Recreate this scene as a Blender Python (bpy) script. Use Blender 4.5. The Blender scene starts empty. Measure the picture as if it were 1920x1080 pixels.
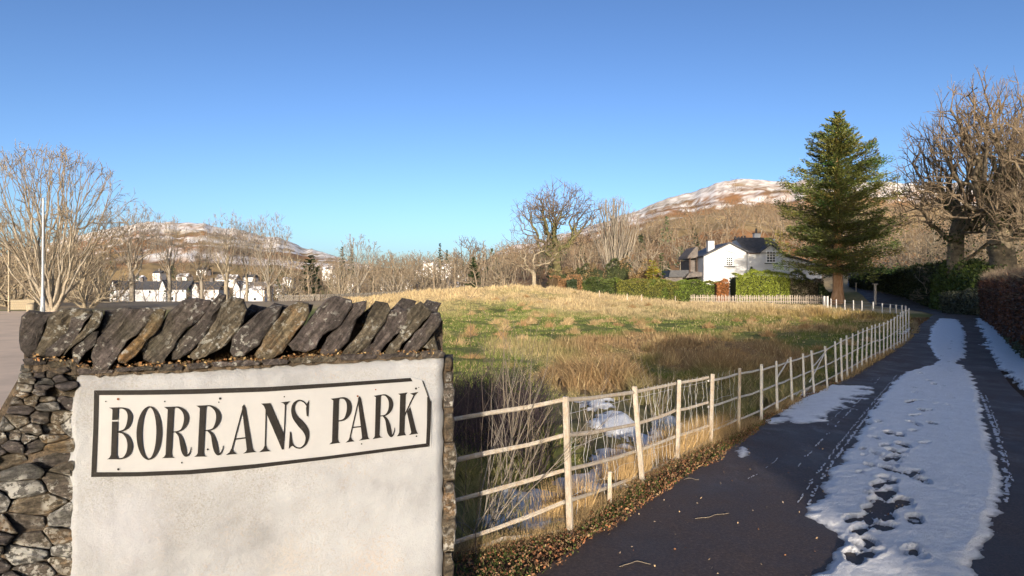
import bpy, bmesh, math, random
import numpy as np
from mathutils import Vector
R = math.radians
random.seed(7); rs = np.random.RandomState(7)
sc = bpy.context.scene
col = sc.collection
EYE = 1.8; F = 1144.0
# ------------------------------------------------------------------ camera, sky, sun, exposure
cam_d = bpy.data.cameras.new('camera'); cam = bpy.data.objects.new('camera', cam_d); col.objects.link(cam)
cam.location = (0, 0, EYE); cam.rotation_euler = (R(90), 0, 0)
cam_d.lens = 36 * F / 1920; cam_d.clip_end = 9000; cam_d.clip_start = 0.05
sc.camera = cam
SUN_AZ, SUN_EL = 0.6, 11.0            # light travels towards +Y, this far to the right
w = bpy.data.worlds.new('World'); sc.world = w; w.use_nodes = True
nt = w.node_tree; nt.nodes.clear()
sky = nt.nodes.new('ShaderNodeTexSky'); sky.sky_type = 'NISHITA'; sky.sun_disc = False
sky.sun_elevation = R(SUN_EL); sky.sun_rotation = R(180 + SUN_AZ)
sky.altitude = 50; sky.air_density = 0.7; sky.dust_density = 2.0; sky.ozone_density = 1.3
bg = nt.nodes.new('ShaderNodeBackground'); bg.inputs[1].default_value = 0.15
wo = nt.nodes.new('ShaderNodeOutputWorld')
tint = nt.nodes.new('ShaderNodeMix'); tint.data_type = 'RGBA'; tint.blend_type = 'MULTIPLY'; tint.inputs[0].default_value = 1.0; tint.inputs[7].default_value = (.50, .54, .60, 1)
sg = nt.nodes.new('ShaderNodeGamma'); sg.inputs[1].default_value = 1.35; nt.links.new(sky.outputs[0], sg.inputs[0])
nt.links.new(sg.outputs[0], tint.inputs[6]); nt.links.new(tint.outputs[2], bg.inputs[0]); nt.links.new(bg.outputs[0], wo.inputs[0])
sd = bpy.data.lights.new('sun', 'SUN'); sd.energy = 3.7; sd.angle = R(0.55); sd.color = (1.0, 0.88, 0.75)
so = bpy.data.objects.new('sun', sd); col.objects.link(so)
LDIR = Vector((math.sin(R(SUN_AZ)) * math.cos(R(SUN_EL)), math.cos(R(SUN_AZ)) * math.cos(R(SUN_EL)), -math.sin(R(SUN_EL))))
so.rotation_euler = LDIR.to_track_quat('-Z', 'Y').to_euler(); so.location = (-3, -20, 12)
sc.view_settings.view_transform = 'Standard'; sc.view_settings.look = 'None'
sc.view_settings.gamma = 1; sc.view_settings.exposure = 0.72; sc.view_settings.use_curve_mapping = False

# ------------------------------------------------------------------ noise and terrain
_T = np.random.RandomState(3).rand(256, 256)
def vn(x, y):
    x = np.asarray(x, float); y = np.asarray(y, float)
    xi = np.floor(x).astype(int); yi = np.floor(y).astype(int); fx = x - xi; fy = y - yi
    fx = fx * fx * (3 - 2 * fx); fy = fy * fy * (3 - 2 * fy)
    a = _T[xi & 255, yi & 255]; b = _T[(xi + 1) & 255, yi & 255]; c = _T[xi & 255, (yi + 1) & 255]; d = _T[(xi + 1) & 255, (yi + 1) & 255]
    return (a * (1 - fx) + b * fx) * (1 - fy) + (c * (1 - fx) + d * fx) * fy
def fbm(x, y, o=4):
    s = 0; a = 0.5; t = 0
    for i in range(o):
        s = s + a * vn(x * 2 ** i + 17.3 * i, y * 2 ** i + 9.1 * i); t += a; a *= .5
    return s / t
def sstep(a, b, x):
    t = np.clip((np.asarray(x, float) - a) / (b - a), 0, 1); return t * t * (3 - 2 * t)
RU = np.array([-900, 0, 130, 200, 260, 330, 380, 420, 480, 540, 600, 640, 700, 800, 880, 930, 1000, 1100, 1190, 1270, 1340, 1390, 1470, 1560, 1680, 1750, 1850, 1920, 2300, 3200])
RV = np.array([440, 470, 440, 424, 413, 411, 409, 421, 433, 446, 467, 474, 486, 486, 480, 465, 453, 428, 401, 371, 348, 339, 342, 345, 344, 350, 345, 342, 350, 400])
DU = np.array([-900, 560, 640, 720, 860, 930, 3200]); DV = np.array([1400, 1400, 900, 420, 420, 560, 560])
ROUGH = [1]
def ground(x, y):
    x = np.asarray(x, float); y = np.asarray(y, float)
    z = 0 * x - 0.22 * np.exp(-((y - 16) / 7.) ** 2) * sstep(-2, 6, x)
    z = z + 1.85 * np.exp(-(((x - 1) / np.where(x > 1, 10.5, 17.)) ** 2)) * sstep(40, 66, y) * (1 - .0 * y)
    z = z + 1.3 * sstep(8, 20, x) * sstep(72, 95, y) + 1.0 * sstep(34.5, 39, x) * sstep(52, 74, y)
    z = z - 4.2 * sstep(70, 230, y) * (1 - sstep(-30, 10, x))
    z = z + 2.5 * sstep(34, 60, x) * sstep(26, 60, y)
    # shallow ditch behind the near fence
    xf = fence_x(y)
    z = z - 0.22 * np.exp(-((x - xf + 1.1) / .7) ** 2) * (1 - sstep(9, 15, y)) * sstep(2.5, 4, y)
    ys = np.maximum(y, 1.0); u = 960 + F * x / ys
    rv = np.interp(u, RU, RV) + 3.5 * (vn(u / 26., u * 0 + 3) - .5) * 2 + 3 * (vn(u / 9., u * 0 + 8) - .5); d = np.interp(u, DU, DV)
    hgt = (540 - rv) / F * d - 1.0
    r0 = np.where(u > 900, 105, 200.)
    t = np.clip((y - r0) / (d - r0), 0, 1)
    s = t ** 1.15 * np.where(t < 1, 1, 1)
    hill = hgt * s
    hill = hill + (fbm(x / 60., y / 60., 5) - .5) * hgt * .30 * t * (1 - t) * 2
    hill = hill + (fbm(x / 17. + 50, y / 17., 4) - .5) * hgt * .11 * t * (1 - .8 * t)
    beyond = np.clip((y - d) / 900., 0, 1); hill = hill * (1 - .8 * beyond)
    z = z + np.where(y > r0, hill, 0) * sstep(0, 1, (y - r0) / 30.)
    return z
# near-fence base line (world), from the entrance to the field gate
FY = np.array([4.05, 4.46, 5.69, 6.4, 7.1, 8.44, 10.05, 12.8, 15.96, 20.4, 25, 30.7, 36, 41, 46, 54])
FX = np.array([-.38, .40, 1.18, 1.74, 2.33, 3.46, 4.65, 6.9, 9.35, 13.0, 16.6, 20.3, 23.6, 25.4, 26.6, 27.7])
def fence_x(y): return np.interp(y, FY, FX, left=-.9)
def gz(x, y): return float(ground(x, y))
def P(u, v, d): return Vector(((u - 960) / F * d, d, EYE + (540 - v) / F * d))
def gp(u, v):                        # where the sight line through a pixel meets the ground
    lo = 1.0; d = 1.5; s = (540 - v) / F
    while d < 600:
        if EYE + s * d < gz((u - 960) / F * d, d): break
        lo = d; d *= 1.03
    hi = d
    for _ in range(25):
        m = (lo + hi) / 2
        if EYE + s * m < gz((u - 960) / F * m, m): hi = m
        else: lo = m
    return ((u - 960) / F * hi, hi)

# ------------------------------------------------------------------ materials
def nodemat(name):
    m = bpy.data.materials.new(name); m.use_nodes = True; t = m.node_tree
    return m, t, t.nodes['Principled BSDF']
def N(t, typ, **k):
    n = t.nodes.new(typ)
    for a, b in k.items():
        if a in n.inputs.keys() if isinstance(a, str) else False: n.inputs[a].default_value = b
        else: setattr(n, a, b)
    return n
def noise(t, co, scale, detail=5, rough=.6, stretch=None, dim='3D'):
    if stretch:
        mp = t.nodes.new('ShaderNodeMapping'); mp.inputs['Scale'].default_value = stretch; t.links.new(co, mp.inputs[0]); co = mp.outputs[0]
    n = t.nodes.new('ShaderNodeTexNoise'); n.inputs['Scale'].default_value = scale; n.inputs['Detail'].default_value = detail; n.inputs['Roughness'].default_value = rough
    t.links.new(co, n.inputs['Vector']); return n.outputs[0]
def ramp(t, fac, stops, interp='LINEAR'):
    r = t.nodes.new('ShaderNodeValToRGB'); r.color_ramp.interpolation = interp
    e = r.color_ramp.elements
    while len(e) < len(stops): e.new(.5)
    for i, (p, c) in enumerate(stops):
        e[i].position = p; e[i].color = (c if isinstance(c, tuple) else (c, c, c)) + (1,)
    t.links.new(fac, r.inputs[0]); return r.outputs[0]
def mix(t, f, a, b, mode='MIX'):
    m = t.nodes.new('ShaderNodeMix'); m.data_type = 'RGBA'; m.blend_type = mode
    for i, s in ((0, f), (6, a), (7, b)):
        if hasattr(s, 'is_output'): t.links.new(s, m.inputs[i])
        elif i == 0: m.inputs[0].default_value = s
        else: m.inputs[i].default_value = tuple(s) + (1,)
    return m.outputs[2]
def bump(t, b, h, st, dist):
    n = t.nodes.new('ShaderNodeBump'); n.inputs['Strength'].default_value = st; n.inputs['Distance'].default_value = dist
    t.links.new(h, n.inputs['Height']); t.links.new(n.outputs[0], b.inputs['Normal'])
def objco(t): return t.nodes.new('ShaderNodeTexCoord').outputs['Object']
def simple(name, c1, c2, scale=8, rough=.85, bs=.3, bd=.01, detail=5, stretch=None, spec=.3, lo=.35, hi=.65):
    m, t, b = nodemat(name); co = objco(t)
    n = noise(t, co, scale, detail, .65, stretch)
    t.links.new(ramp(t, n, [(lo, c1), (hi, c2)]), b.inputs['Base Color'])
    b.inputs['Roughness'].default_value = rough; b.inputs['Specular IOR Level'].default_value = spec
    if bs: bump(t, b, noise(t, co, scale * 3, 4, .7, stretch), bs, bd)
    return m
def attrmat(name, rough=.8, trans=0, spec=.2, nscale=0, namp=.3):
    m, t, b = nodemat(name)
    a = t.nodes.new('ShaderNodeAttribute'); a.attribute_name = 'Col'; c = a.outputs['Color']
    if nscale:
        n = noise(t, objco(t), nscale, 4, .7); c = mix(t, 1.0, c, ramp(t, n, [(.3, 1 - namp), (.7, 1 + namp)]), 'MULTIPLY')
    t.links.new(c, b.inputs['Base Color']); b.inputs['Roughness'].default_value = rough; b.inputs['Specular IOR Level'].default_value = spec
    if trans:
        tr = t.nodes.new('ShaderNodeBsdfTranslucent'); t.links.new(c, tr.inputs[0]); ms = t.nodes.new('ShaderNodeMixShader'); ms.inputs[0].default_value = trans
        out = t.nodes['Material Output']; t.links.new(b.outputs[0], ms.inputs[1]); t.links.new(tr.outputs[0], ms.inputs[2]); t.links.new(ms.outputs[0], out.inputs[0])
    return m
M = {}
M['leaf'] = attrmat('leaf', .5, .25, .4); M['grass'] = attrmat('grass', .8, .3, .2); M['litter'] = attrmat('litter', .9, 0, .1)
M['bark_pale'] = simple('bark_pale', (.20, .175, .14), (.32, .28, .22), 6, .95)
M['bark_grey'] = simple('bark_grey', (.20, .17, .125), (.33, .28, .20), 6, .95)
M['bark_dark'] = simple('bark_dark', (.09, .07, .05), (.19, .155, .11), 5, .95)
M['bark_ivy'] = simple('bark_ivy', (.10, .085, .05), (.16, .15, .06), 3, .95)
M['bark_red'] = simple('bark_red', (.30, .15, .07), (.50, .30, .17), 4, .9, .6, .03, stretch=(1, 1, .25))
M['twig_tan'] = simple('twig_tan', (.16, .13, .095), (.255, .21, .15), 3, .95, 0)
M['twig_brown'] = simple('twig_brown', (.145, .11, .075), (.24, .18, .12), 3, .95, 0)
M['twig_grey'] = simple('twig_grey', (.16, .14, .115), (.26, .225, .18), 3, .95, 0)
M['twig_dark2'] = simple('twig_dark2', (.13, .095, .065), (.22, .155, .105), .08, .95, 0)
M['bark_oak'] = simple('bark_oak', (.10, .08, .055), (.26, .205, .13), 3, .95, .6, .03)
M['twig_oak'] = simple('twig_oak', (.12, .09, .06), (.22, .165, .105), 3, .95, 0)
M['twig_dark'] = simple('twig_dark', (.09, .07, .055), (.17, .13, .10), 3, .95, 0)

# ------------------------------------------------------------------ mesh helpers
def mesh_np(name, V, Fc, mat, parent=None, colr=None, smooth=False):
    V = np.asarray(V, np.float32); Fc = np.asarray(Fc, np.int32)
    me = bpy.data.meshes.new(name); k = Fc.shape[1]
    me.vertices.add(len(V)); me.vertices.foreach_set('co', V.ravel())
    me.loops.add(Fc.size); me.loops.foreach_set('vertex_index', Fc.ravel())
    me.polygons.add(len(Fc)); me.polygons.foreach_set('loop_start', np.arange(0, Fc.size, k, dtype=np.int32))
    me.polygons.foreach_set('loop_total', np.full(len(Fc), k, np.int32))
    if smooth: me.polygons.foreach_set('use_smooth', np.ones(len(Fc), bool))
    if colr is not None:
        a = me.color_attributes.new('Col', 'FLOAT_COLOR', 'POINT')
        c = np.ones((len(V), 4), np.float32); c[:, :3] = colr; a.data.foreach_set('color', c.ravel())
    me.update(calc_edges=True)
    return link(name, me, mat, parent)
def link(name, me, mat, parent=None):
    if mat is not None:
        me.materials.clear(); me.materials.append(mat)
    o = bpy.data.objects.new(name, me); col.objects.link(o); o.parent = parent
    return o
def bmobj(name, bm, mat, parent=None, recalc=True, smooth=False):
    if recalc: bmesh.ops.recalc_face_normals(bm, faces=bm.faces)
    me = bpy.data.meshes.new(name); bm.to_mesh(me); bm.free()
    if smooth:
        for p in me.polygons: p.use_smooth = True
    return link(name, me, mat, parent)
def tag(o, label, cat, group=None, kind=None):
    if label: o['label'] = label
    if cat: o['category'] = cat
    if group: o['group'] = group
    if kind: o['kind'] = kind
    return o
def thing(name, label, cat, loc=(0, 0, 0), rz=0, group=None):
    o = bpy.data.objects.new(name, None); o.empty_display_size = .2; col.objects.link(o); o.location = loc; o.rotation_euler = (0, 0, rz)
    return tag(o, label, cat, group)
def struct(o): o['kind'] = 'structure'; return o
def stuff(o): o['kind'] = 'stuff'; return o
def addbox(bm, c, s, rz=0, taper=1.0, jit=0):
    c = Vector(c); vs = []
    for k in (0, 1):
        f = taper if k else 1
        for a, b in ((-1, -1), (1, -1), (1, 1), (-1, 1)):
            x = a * s[0] / 2 * f; y = b * s[1] / 2 * f; z = (k - .5) * s[2]
            vs.append(bm.verts.new(c + Vector((x * math.cos(rz) - y * math.sin(rz) + random.uniform(-jit, jit), x * math.sin(rz) + y * math.cos(rz) + random.uniform(-jit, jit), z))))
    for f in ((0, 3, 2, 1), (4, 5, 6, 7), (0, 1, 5, 4), (1, 2, 6, 5), (2, 3, 7, 6), (3, 0, 4, 7)): bm.faces.new([vs[i] for i in f])
def boxobj(name, c, s, mat, parent=None, rz=0, bev=0, taper=1.0):
    bm = bmesh.new(); addbox(bm, (0, 0, 0), s, 0, taper)
    if bev: bmesh.ops.bevel(bm, geom=list(bm.edges), offset=bev, segments=1, affect='EDGES')
    o = bmobj(name, bm, mat, parent); o.location = c; o.rotation_euler.z = rz; return o
def prism(name, pts2, y0, y1, mat, parent=None):      # outline in XZ, extruded along Y
    bm = bmesh.new(); a = [bm.verts.new((x, y0, z)) for x, z in pts2]; b = [bm.verts.new((x, y1, z)) for x, z in pts2]
    n = len(a); bm.faces.new(a); bm.faces.new(b[::-1])
    for i in range(n): bm.faces.new((a[i], b[i], b[(i + 1) % n], a[(i + 1) % n]))
    return bmobj(name, bm, mat, parent)
def tubes(name, S, mat, parent=None, sides=3, colr=None):
    """S: rows p0(3) p1(3) r0 r1 -> all segments as one mesh of tapered prisms"""
    S = np.asarray(S, float)
    if len(S) == 0: return None
    p0 = S[:, :3]; p1 = S[:, 3:6]; d = p1 - p0; L = np.linalg.norm(d, axis=1, keepdims=True); d = d / np.maximum(L, 1e-6)
    up = np.where(np.abs(d[:, 2:3]) > .9, np.array([[1., 0, 0]]), np.array([[0, 0, 1.]]))
    a = np.cross(d, up); a /= np.linalg.norm(a, axis=1, keepdims=True); b = np.cross(d, a)
    V = np.zeros((len(S), 2 * sides, 3))
    for i in range(sides):
        an = 2 * math.pi * i / sides; q = a * math.cos(an) + b * math.sin(an)
        V[:, i] = p0 + q * S[:, 6:7]; V[:, sides + i] = p1 + q * S[:, 7:8]
    base = (np.arange(len(S)) * 2 * sides)[:, None]
    Fc = np.concatenate([base + np.array([i, (i + 1) % sides, sides + (i + 1) % sides, sides + i]) for i in range(sides)])
    if colr is not None: colr = np.repeat(np.asarray(colr), 2 * sides, axis=0)
    return mesh_np(name, V.reshape(-1, 3), Fc, mat, parent, colr, smooth=sides > 3)
def quads(name, C, size, mat, parent=None, colr=None, aspect=.6, up=0.0, rng=rs, dirs=None):
    """leaf-like diamonds at points C with sizes"""
    C = np.asarray(C, float); n = len(C); size = np.broadcast_to(size, n)[:, None]
    a = rng.normal(size=(n, 3)) if dirs is None else dirs + rng.normal(size=(n, 3)) * .35
    a[:, 2] += up; a /= np.linalg.norm(a, axis=1, keepdims=True)
    b = np.cross(a, rng.normal(size=(n, 3))); b /= np.linalg.norm(b, axis=1, keepdims=True)
    V = np.stack([C - a * size * .5, C + b * size * aspect * .5, C + a * size * .5, C - b * size * aspect * .5], 1)
    Fc = np.arange(4 * n).reshape(n, 4)
    return mesh_np(name, V.reshape(-1, 3), Fc, mat, parent, None if colr is None else np.repeat(colr, 4, axis=0))

# ------------------------------------------------------------------ road corridor
RL = [(-.9, -6), (-.75, 1.0), (-.3, 2.7), (.17, 3.81), (.94, 4.9), (2.13, 6.4), (2.95, 7.57), (4.2, 9.45), (6.15, 11.9), (9.0, 15.6), (14.6, 22.9), (22.1, 32.7), (28.0, 40.5), (31.2, 46.5), (33.0, 52), (36.0, 61), (44, 80), (62, 112)]
RR = [(2.8, -6), (3.2, 1.0), (3.9, 2.7), (4.6, 3.81), (5.3, 4.9), (6.2, 6.4), (6.95, 7.57), (8.1, 9.45), (9.75, 11.9), (12.4, 15.6), (17.8, 22.9), (25.2, 32.7), (31.8, 40.5), (35.0, 46.5), (37.0, 52), (40.5, 61), (51, 80), (72, 112)]
def road_lr(y): return (np.interp(y, [p[1] for p in RL], [p[0] for p in RL]), np.interp(y, [p[1] for p in RR], [p[0] for p in RR]))
# ------------------------------------------------------------------ field colours (albedo of the plants themselves)
def fieldcol(x, y):
    n1 = fbm(x / 5. + 5, y / 9., 4); n2 = fbm(x / 1.7 + 40, y / 3.5, 3); n3 = fbm(x / 12. + 80, y / 14., 3)
    green = np.array([.135, .165, .042]); straw = np.array([.44, .345, .195]); rust = np.array([.27, .18, .09]); tan = np.array([.30, .245, .115])
    f_straw = sstep(37, 50, y + (n1 - .5) * 24)
    f_tan = sstep(.52, .68, n2 * .5 + n1 * .5)
    u = 960 + F * x / np.maximum(y, 1); v = 540 + EYE * F / np.maximum(y, 1)
    rb = np.exp(-(((x - 5.5) / 4.5) ** 2 + ((y - 19) / 6.5) ** 2)) * 1.2 + np.exp(-(((x - 1.2) / 1.8) ** 2 + ((y - 12.5) / 2.5) ** 2)) * .7 + np.exp(-(((x - 13) / 4.) ** 2 + ((y - 27) / 5) ** 2)) * .8
    f_rust = sstep(.35, .75, rb * (.35 + n2 * 1.1))
    f_or = np.exp(-(((x - 21) / 6.) ** 2 + ((y - 38) / 7) ** 2))
    c = green[None] * (1 + 0 * n1[:, None]) * (.7 + .7 * n2[:, None])
    c = c * (1 - .75 * f_tan[:, None]) + tan * .75 * f_tan[:, None]
    c = c * (1 - f_rust[:, None]) + rust * f_rust[:, None]
    g_far = f_straw * (.35 + .65 * sstep(.35, .5, n3))
    c = c * (1 - g_far[:, None]) + straw * g_far[:, None] * (.8 + .4 * n2[:, None])
    c = c * (1 - .6 * f_or[:, None]) + np.array([.38, .22, .07]) * .6 * f_or[:, None]
    h = .05 + .09 * f_tan + .09 * f_rust + .12 * g_far + .1 * f_or
    return c, h
# ------------------------------------------------------------------ GROUND sheet
def build_ground():
    rr = np.concatenate([np.array([0.0]), np.geomspace(.8, 75, 200), np.geomspace(75, 1700, 150)[1:], np.geomspace(1700, 6500, 14)[1:]])
    an = np.concatenate([np.linspace(-50, 50, 450), np.linspace(50, 310, 90)[1:-1]])
    A, Rr = np.meshgrid(np.radians(an), rr); X = np.sin(A) * Rr; Y = np.cos(A) * Rr
    x = X.ravel(); y = Y.ravel(); z = ground(x, y)
    l, r = road_lr(y); ins = (x > l + .1) & (x < r - .1) & (y < 110)
    z = np.where(ins, z - .06, z)
    c, _ = fieldcol(x, y)
    mud = np.array([.10, .07, .045])
    near = np.clip(1 - y / 60., 0, 1)[:, None]
    c = c * (1 - .35 * near) + mud * .35 * near
    verge = (sstep(-.5, -.1, x - fence_x(y)) * (y < 32))[:, None]; c = c * (1 - verge) + np.array([.075, .05, .032]) * verge
    u = 960 + F * x / np.maximum(y, 1)
    # pasture and bracken on the far land
    far = sstep(75, 120, y)[:, None]; n = fbm(x / 70., y / 130., 5); nn = fbm(x / 14., y / 40., 4)
    br = np.array([.33, .175, .08]); pa = np.array([.33, .24, .12]); dk = np.array([.15, .11, .07])
    fc = pa * (1 - sstep(.42, .6, n)[:, None]) + br * sstep(.42, .6, n)[:, None]
    fc = fc * (1 - .5 * sstep(.45, .62, nn)[:, None]) + dk * .5 * sstep(.45, .62, nn)[:, None]
    c = c * (1 - far) + fc * far
    tanv = (sstep(46, 58, y) * (1 - sstep(120, 200, y)) * (1 - sstep(-16, -9, x)))[:, None]; c = c * (1 - tanv) + np.array([.34, .27, .18]) * tanv
    # snow lies towards the tops and in bands along the contours
    el = z / np.maximum(y, 1) * F
    top = np.interp(u, RU, 540 - RV); rel = np.clip(el / np.maximum(top, 5), 0, 1)
    na = .5 * fbm(x / 26. + 3, z / 7., 6) + .5 * fbm(x / 6., z / 2.4, 4); nb = vn(x / 160. + (y / 700.), z / 5.5)
    s_right = 1.3 * sstep(.0, .09, rel - .87 + (na - .5) * .85) * (u > 880)
    s_left = np.maximum(sstep(.0, .12, rel - .80 + (na - .5) * .8), sstep(.54, .60, nb * .65 + na * .38) * sstep(.22, .4, rel)) * (u <= 880)
    sn = (s_right * .85 + s_left * 1.2) * sstep(240, 330, y) * (z > 8)
    sn = sn * (.38 + .42 * sstep(.40, .58, fbm(x / 5., z / 1.8 + 7, 4))); sn = np.clip(sn, 0, .95); c = c * (1 - sn[:, None]) + np.array([.86, .83, .80]) * sn[:, None]
    n_r, n_a = A.shape; i = np.arange(n_r - 1)[:, None] * n_a; j = np.arange(n_a)[None]; j2 = (j + 1) % n_a
    Fc = np.stack([i + j, i + j2, i + n_a + j2, i + n_a + j], -1).reshape(-1, 4)
    return struct(mesh_np('ground', np.stack([x, y, z], 1), Fc, M['ground'], None, c, smooth=True))
m, t, b = nodemat('ground'); a = t.nodes.new('ShaderNodeAttribute'); a.attribute_name = 'Col'; co = objco(t)
n1 = noise(t, co, 3.0, 8, .75); n2 = noise(t, co, .05, 8, .75)
c = mix(t, 1.0, a.outputs['Color'], ramp(t, n1, [(.3, .6), (.7, 1.35)]), 'MULTIPLY'); c = mix(t, 1.0, c, ramp(t, n2, [(.35, .75), (.65, 1.2)]), 'MULTIPLY')
t.links.new(c, b.inputs['Base Color']); b.inputs['Roughness'].default_value = .95; b.inputs['Specular IOR Level'].default_value = .1
bump(t, b, noise(t, co, 1.3, 8, .8), .6, .12); M['ground'] = m
build_ground()
# ------------------------------------------------------------------ ROAD
m, t, b = nodemat('asphalt'); co = objco(t)
nz = noise(t, co, 48, 7, .88); nb = noise(t, co, .9, 7, .65); nf = noise(t, co, 2.2, 7, .75, (1, .45, 1))
c = ramp(t, nb, [(.3, (.026, .018, .014)), (.7, (.064, .043, .034))]); c = mix(t, 1.0, c, ramp(t, nz, [(.33, .35), (.5, 1.0), (.62, 2.2), (.70, 4.0)]), 'MULTIPLY')
fr = t.nodes.new('ShaderNodeMath'); fr.operation = 'MULTIPLY'; t.links.new(ramp(t, nf, [(.52, 0.0), (.66, .5)]), fr.inputs[0]); t.links.new(ramp(t, noise(t, co, 130, 3, .8), [(.45, 0.0), (.6, 1.0)]), fr.inputs[1])
sep = t.nodes.new('ShaderNodeSeparateXYZ'); t.links.new(co, sep.inputs[0]); mr = t.nodes.new('ShaderNodeMapRange'); mr.inputs[1].default_value = 5.0; mr.inputs[2].default_value = 8.0; t.links.new(sep.outputs[1], mr.inputs[0])
f2_ = t.nodes.new('ShaderNodeMath'); f2_.operation = 'MULTIPLY'; t.links.new(fr.outputs[0], f2_.inputs[0]); t.links.new(mr.outputs[0], f2_.inputs[1])
c = mix(t, f2_.outputs[0], c, (.45, .46, .48))
t.links.new(c, b.inputs['Base Color']); t.links.new(ramp(t, nb, [(.3, .45), (.65, .75)]), b.inputs['Roughness']); b.inputs['Specular IOR Level'].default_value = .5
bump(t, b, nz, .55, .008); M['asphalt'] = m
def ribbon(name, Lp, Rp, nx, dz, mat):
    V = []; Fc = []; ys = []
    for k in range(len(Lp) - 1):
        steps = max(2, int(abs(Lp[k + 1][1] - Lp[k][1]) / .8))
        for s in range(steps + (k == len(Lp) - 2)):
            f = s / steps
            l = [Lp[k][i] * (1 - f) + Lp[k + 1][i] * f for i in (0, 1)]; r = [Rp[k][i] * (1 - f) + Rp[k + 1][i] * f for i in (0, 1)]
            ys.append([(l[0] + (r[0] - l[0]) * q / nx, l[1] + (r[1] - l[1]) * q / nx) for q in range(nx + 1)])
    A = np.array(ys).reshape(-1, 2); z = ground(A[:, 0], A[:, 1]) + dz
    n = nx + 1
    for i in range(len(ys) - 1):
        for j in range(nx): Fc.append((i * n + j, i * n + j + 1, (i + 1) * n + j + 1, (i + 1) * n + j))
    return mesh_np(name, np.column_stack([A, z]), Fc, mat, None, smooth=True)
struct(ribbon('road', RL, RR, 10, .03, M['asphalt']))
M['park'] = simple('park', (.52, .40, .29), (.66, .51, .37), .6, .9, .3, .01)
struct(ribbon('car_park', [(-7, 4), (-14, 8), (-40, 22), (-120, 47)], [(-2.6, 3.0), (-5.2, 8), (-15, 22), (-33, 47)], 8, .03, M['park']))

# ------------------------------------------------------------------ SNOW lying on road and verge
m, t, b = nodemat('snow'); co = objco(t)
nb = noise(t, co, 7, 6, .7); at = t.nodes.new('ShaderNodeAttribute'); at.attribute_name = 'Col'; gr_ = noise(t, co, 90, 5, .85); t.links.new(mix(t, 1.0, mix(t, 1.0, at.outputs['Color'], ramp(t, nb, [(.3, .90), (.6, 1.02)]), 'MULTIPLY'), ramp(t, gr_, [(.30, .72), (.48, 1.0)]), 'MULTIPLY'), b.inputs['Base Color'])
b.inputs['Roughness'].default_value = .6; b.inputs['Subsurface Weight'].default_value = 0
bump(t, b, noise(t, co, 30, 8, .8), 1.0, .035); M['snow'] = m
def polymask(px, py, poly):
    """signed distance (positive inside) in metres"""
    poly = np.array(poly); n = len(poly); ins = np.zeros(px.shape, bool); dm = np.full(px.shape, 1e9)
    for i in range(n):
        x0, y0 = poly[i]; x1, y1 = poly[(i + 1) % n]
        cnd = ((y0 > py) != (y1 > py)); xs = (x1 - x0) * (py - y0) / ((y1 - y0) if y1 != y0 else 1e-9) + x0
        ins ^= cnd & (px < xs)
        ex, ey = x1 - x0, y1 - y0; tt = np.clip(((px - x0) * ex + (py - y0) * ey) / max(ex * ex + ey * ey, 1e-9), 0, 1)
        dm = np.minimum(dm, np.hypot(px - x0 - tt * ex, py - y0 - tt * ey))
    return np.where(ins, dm, -dm)
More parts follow.
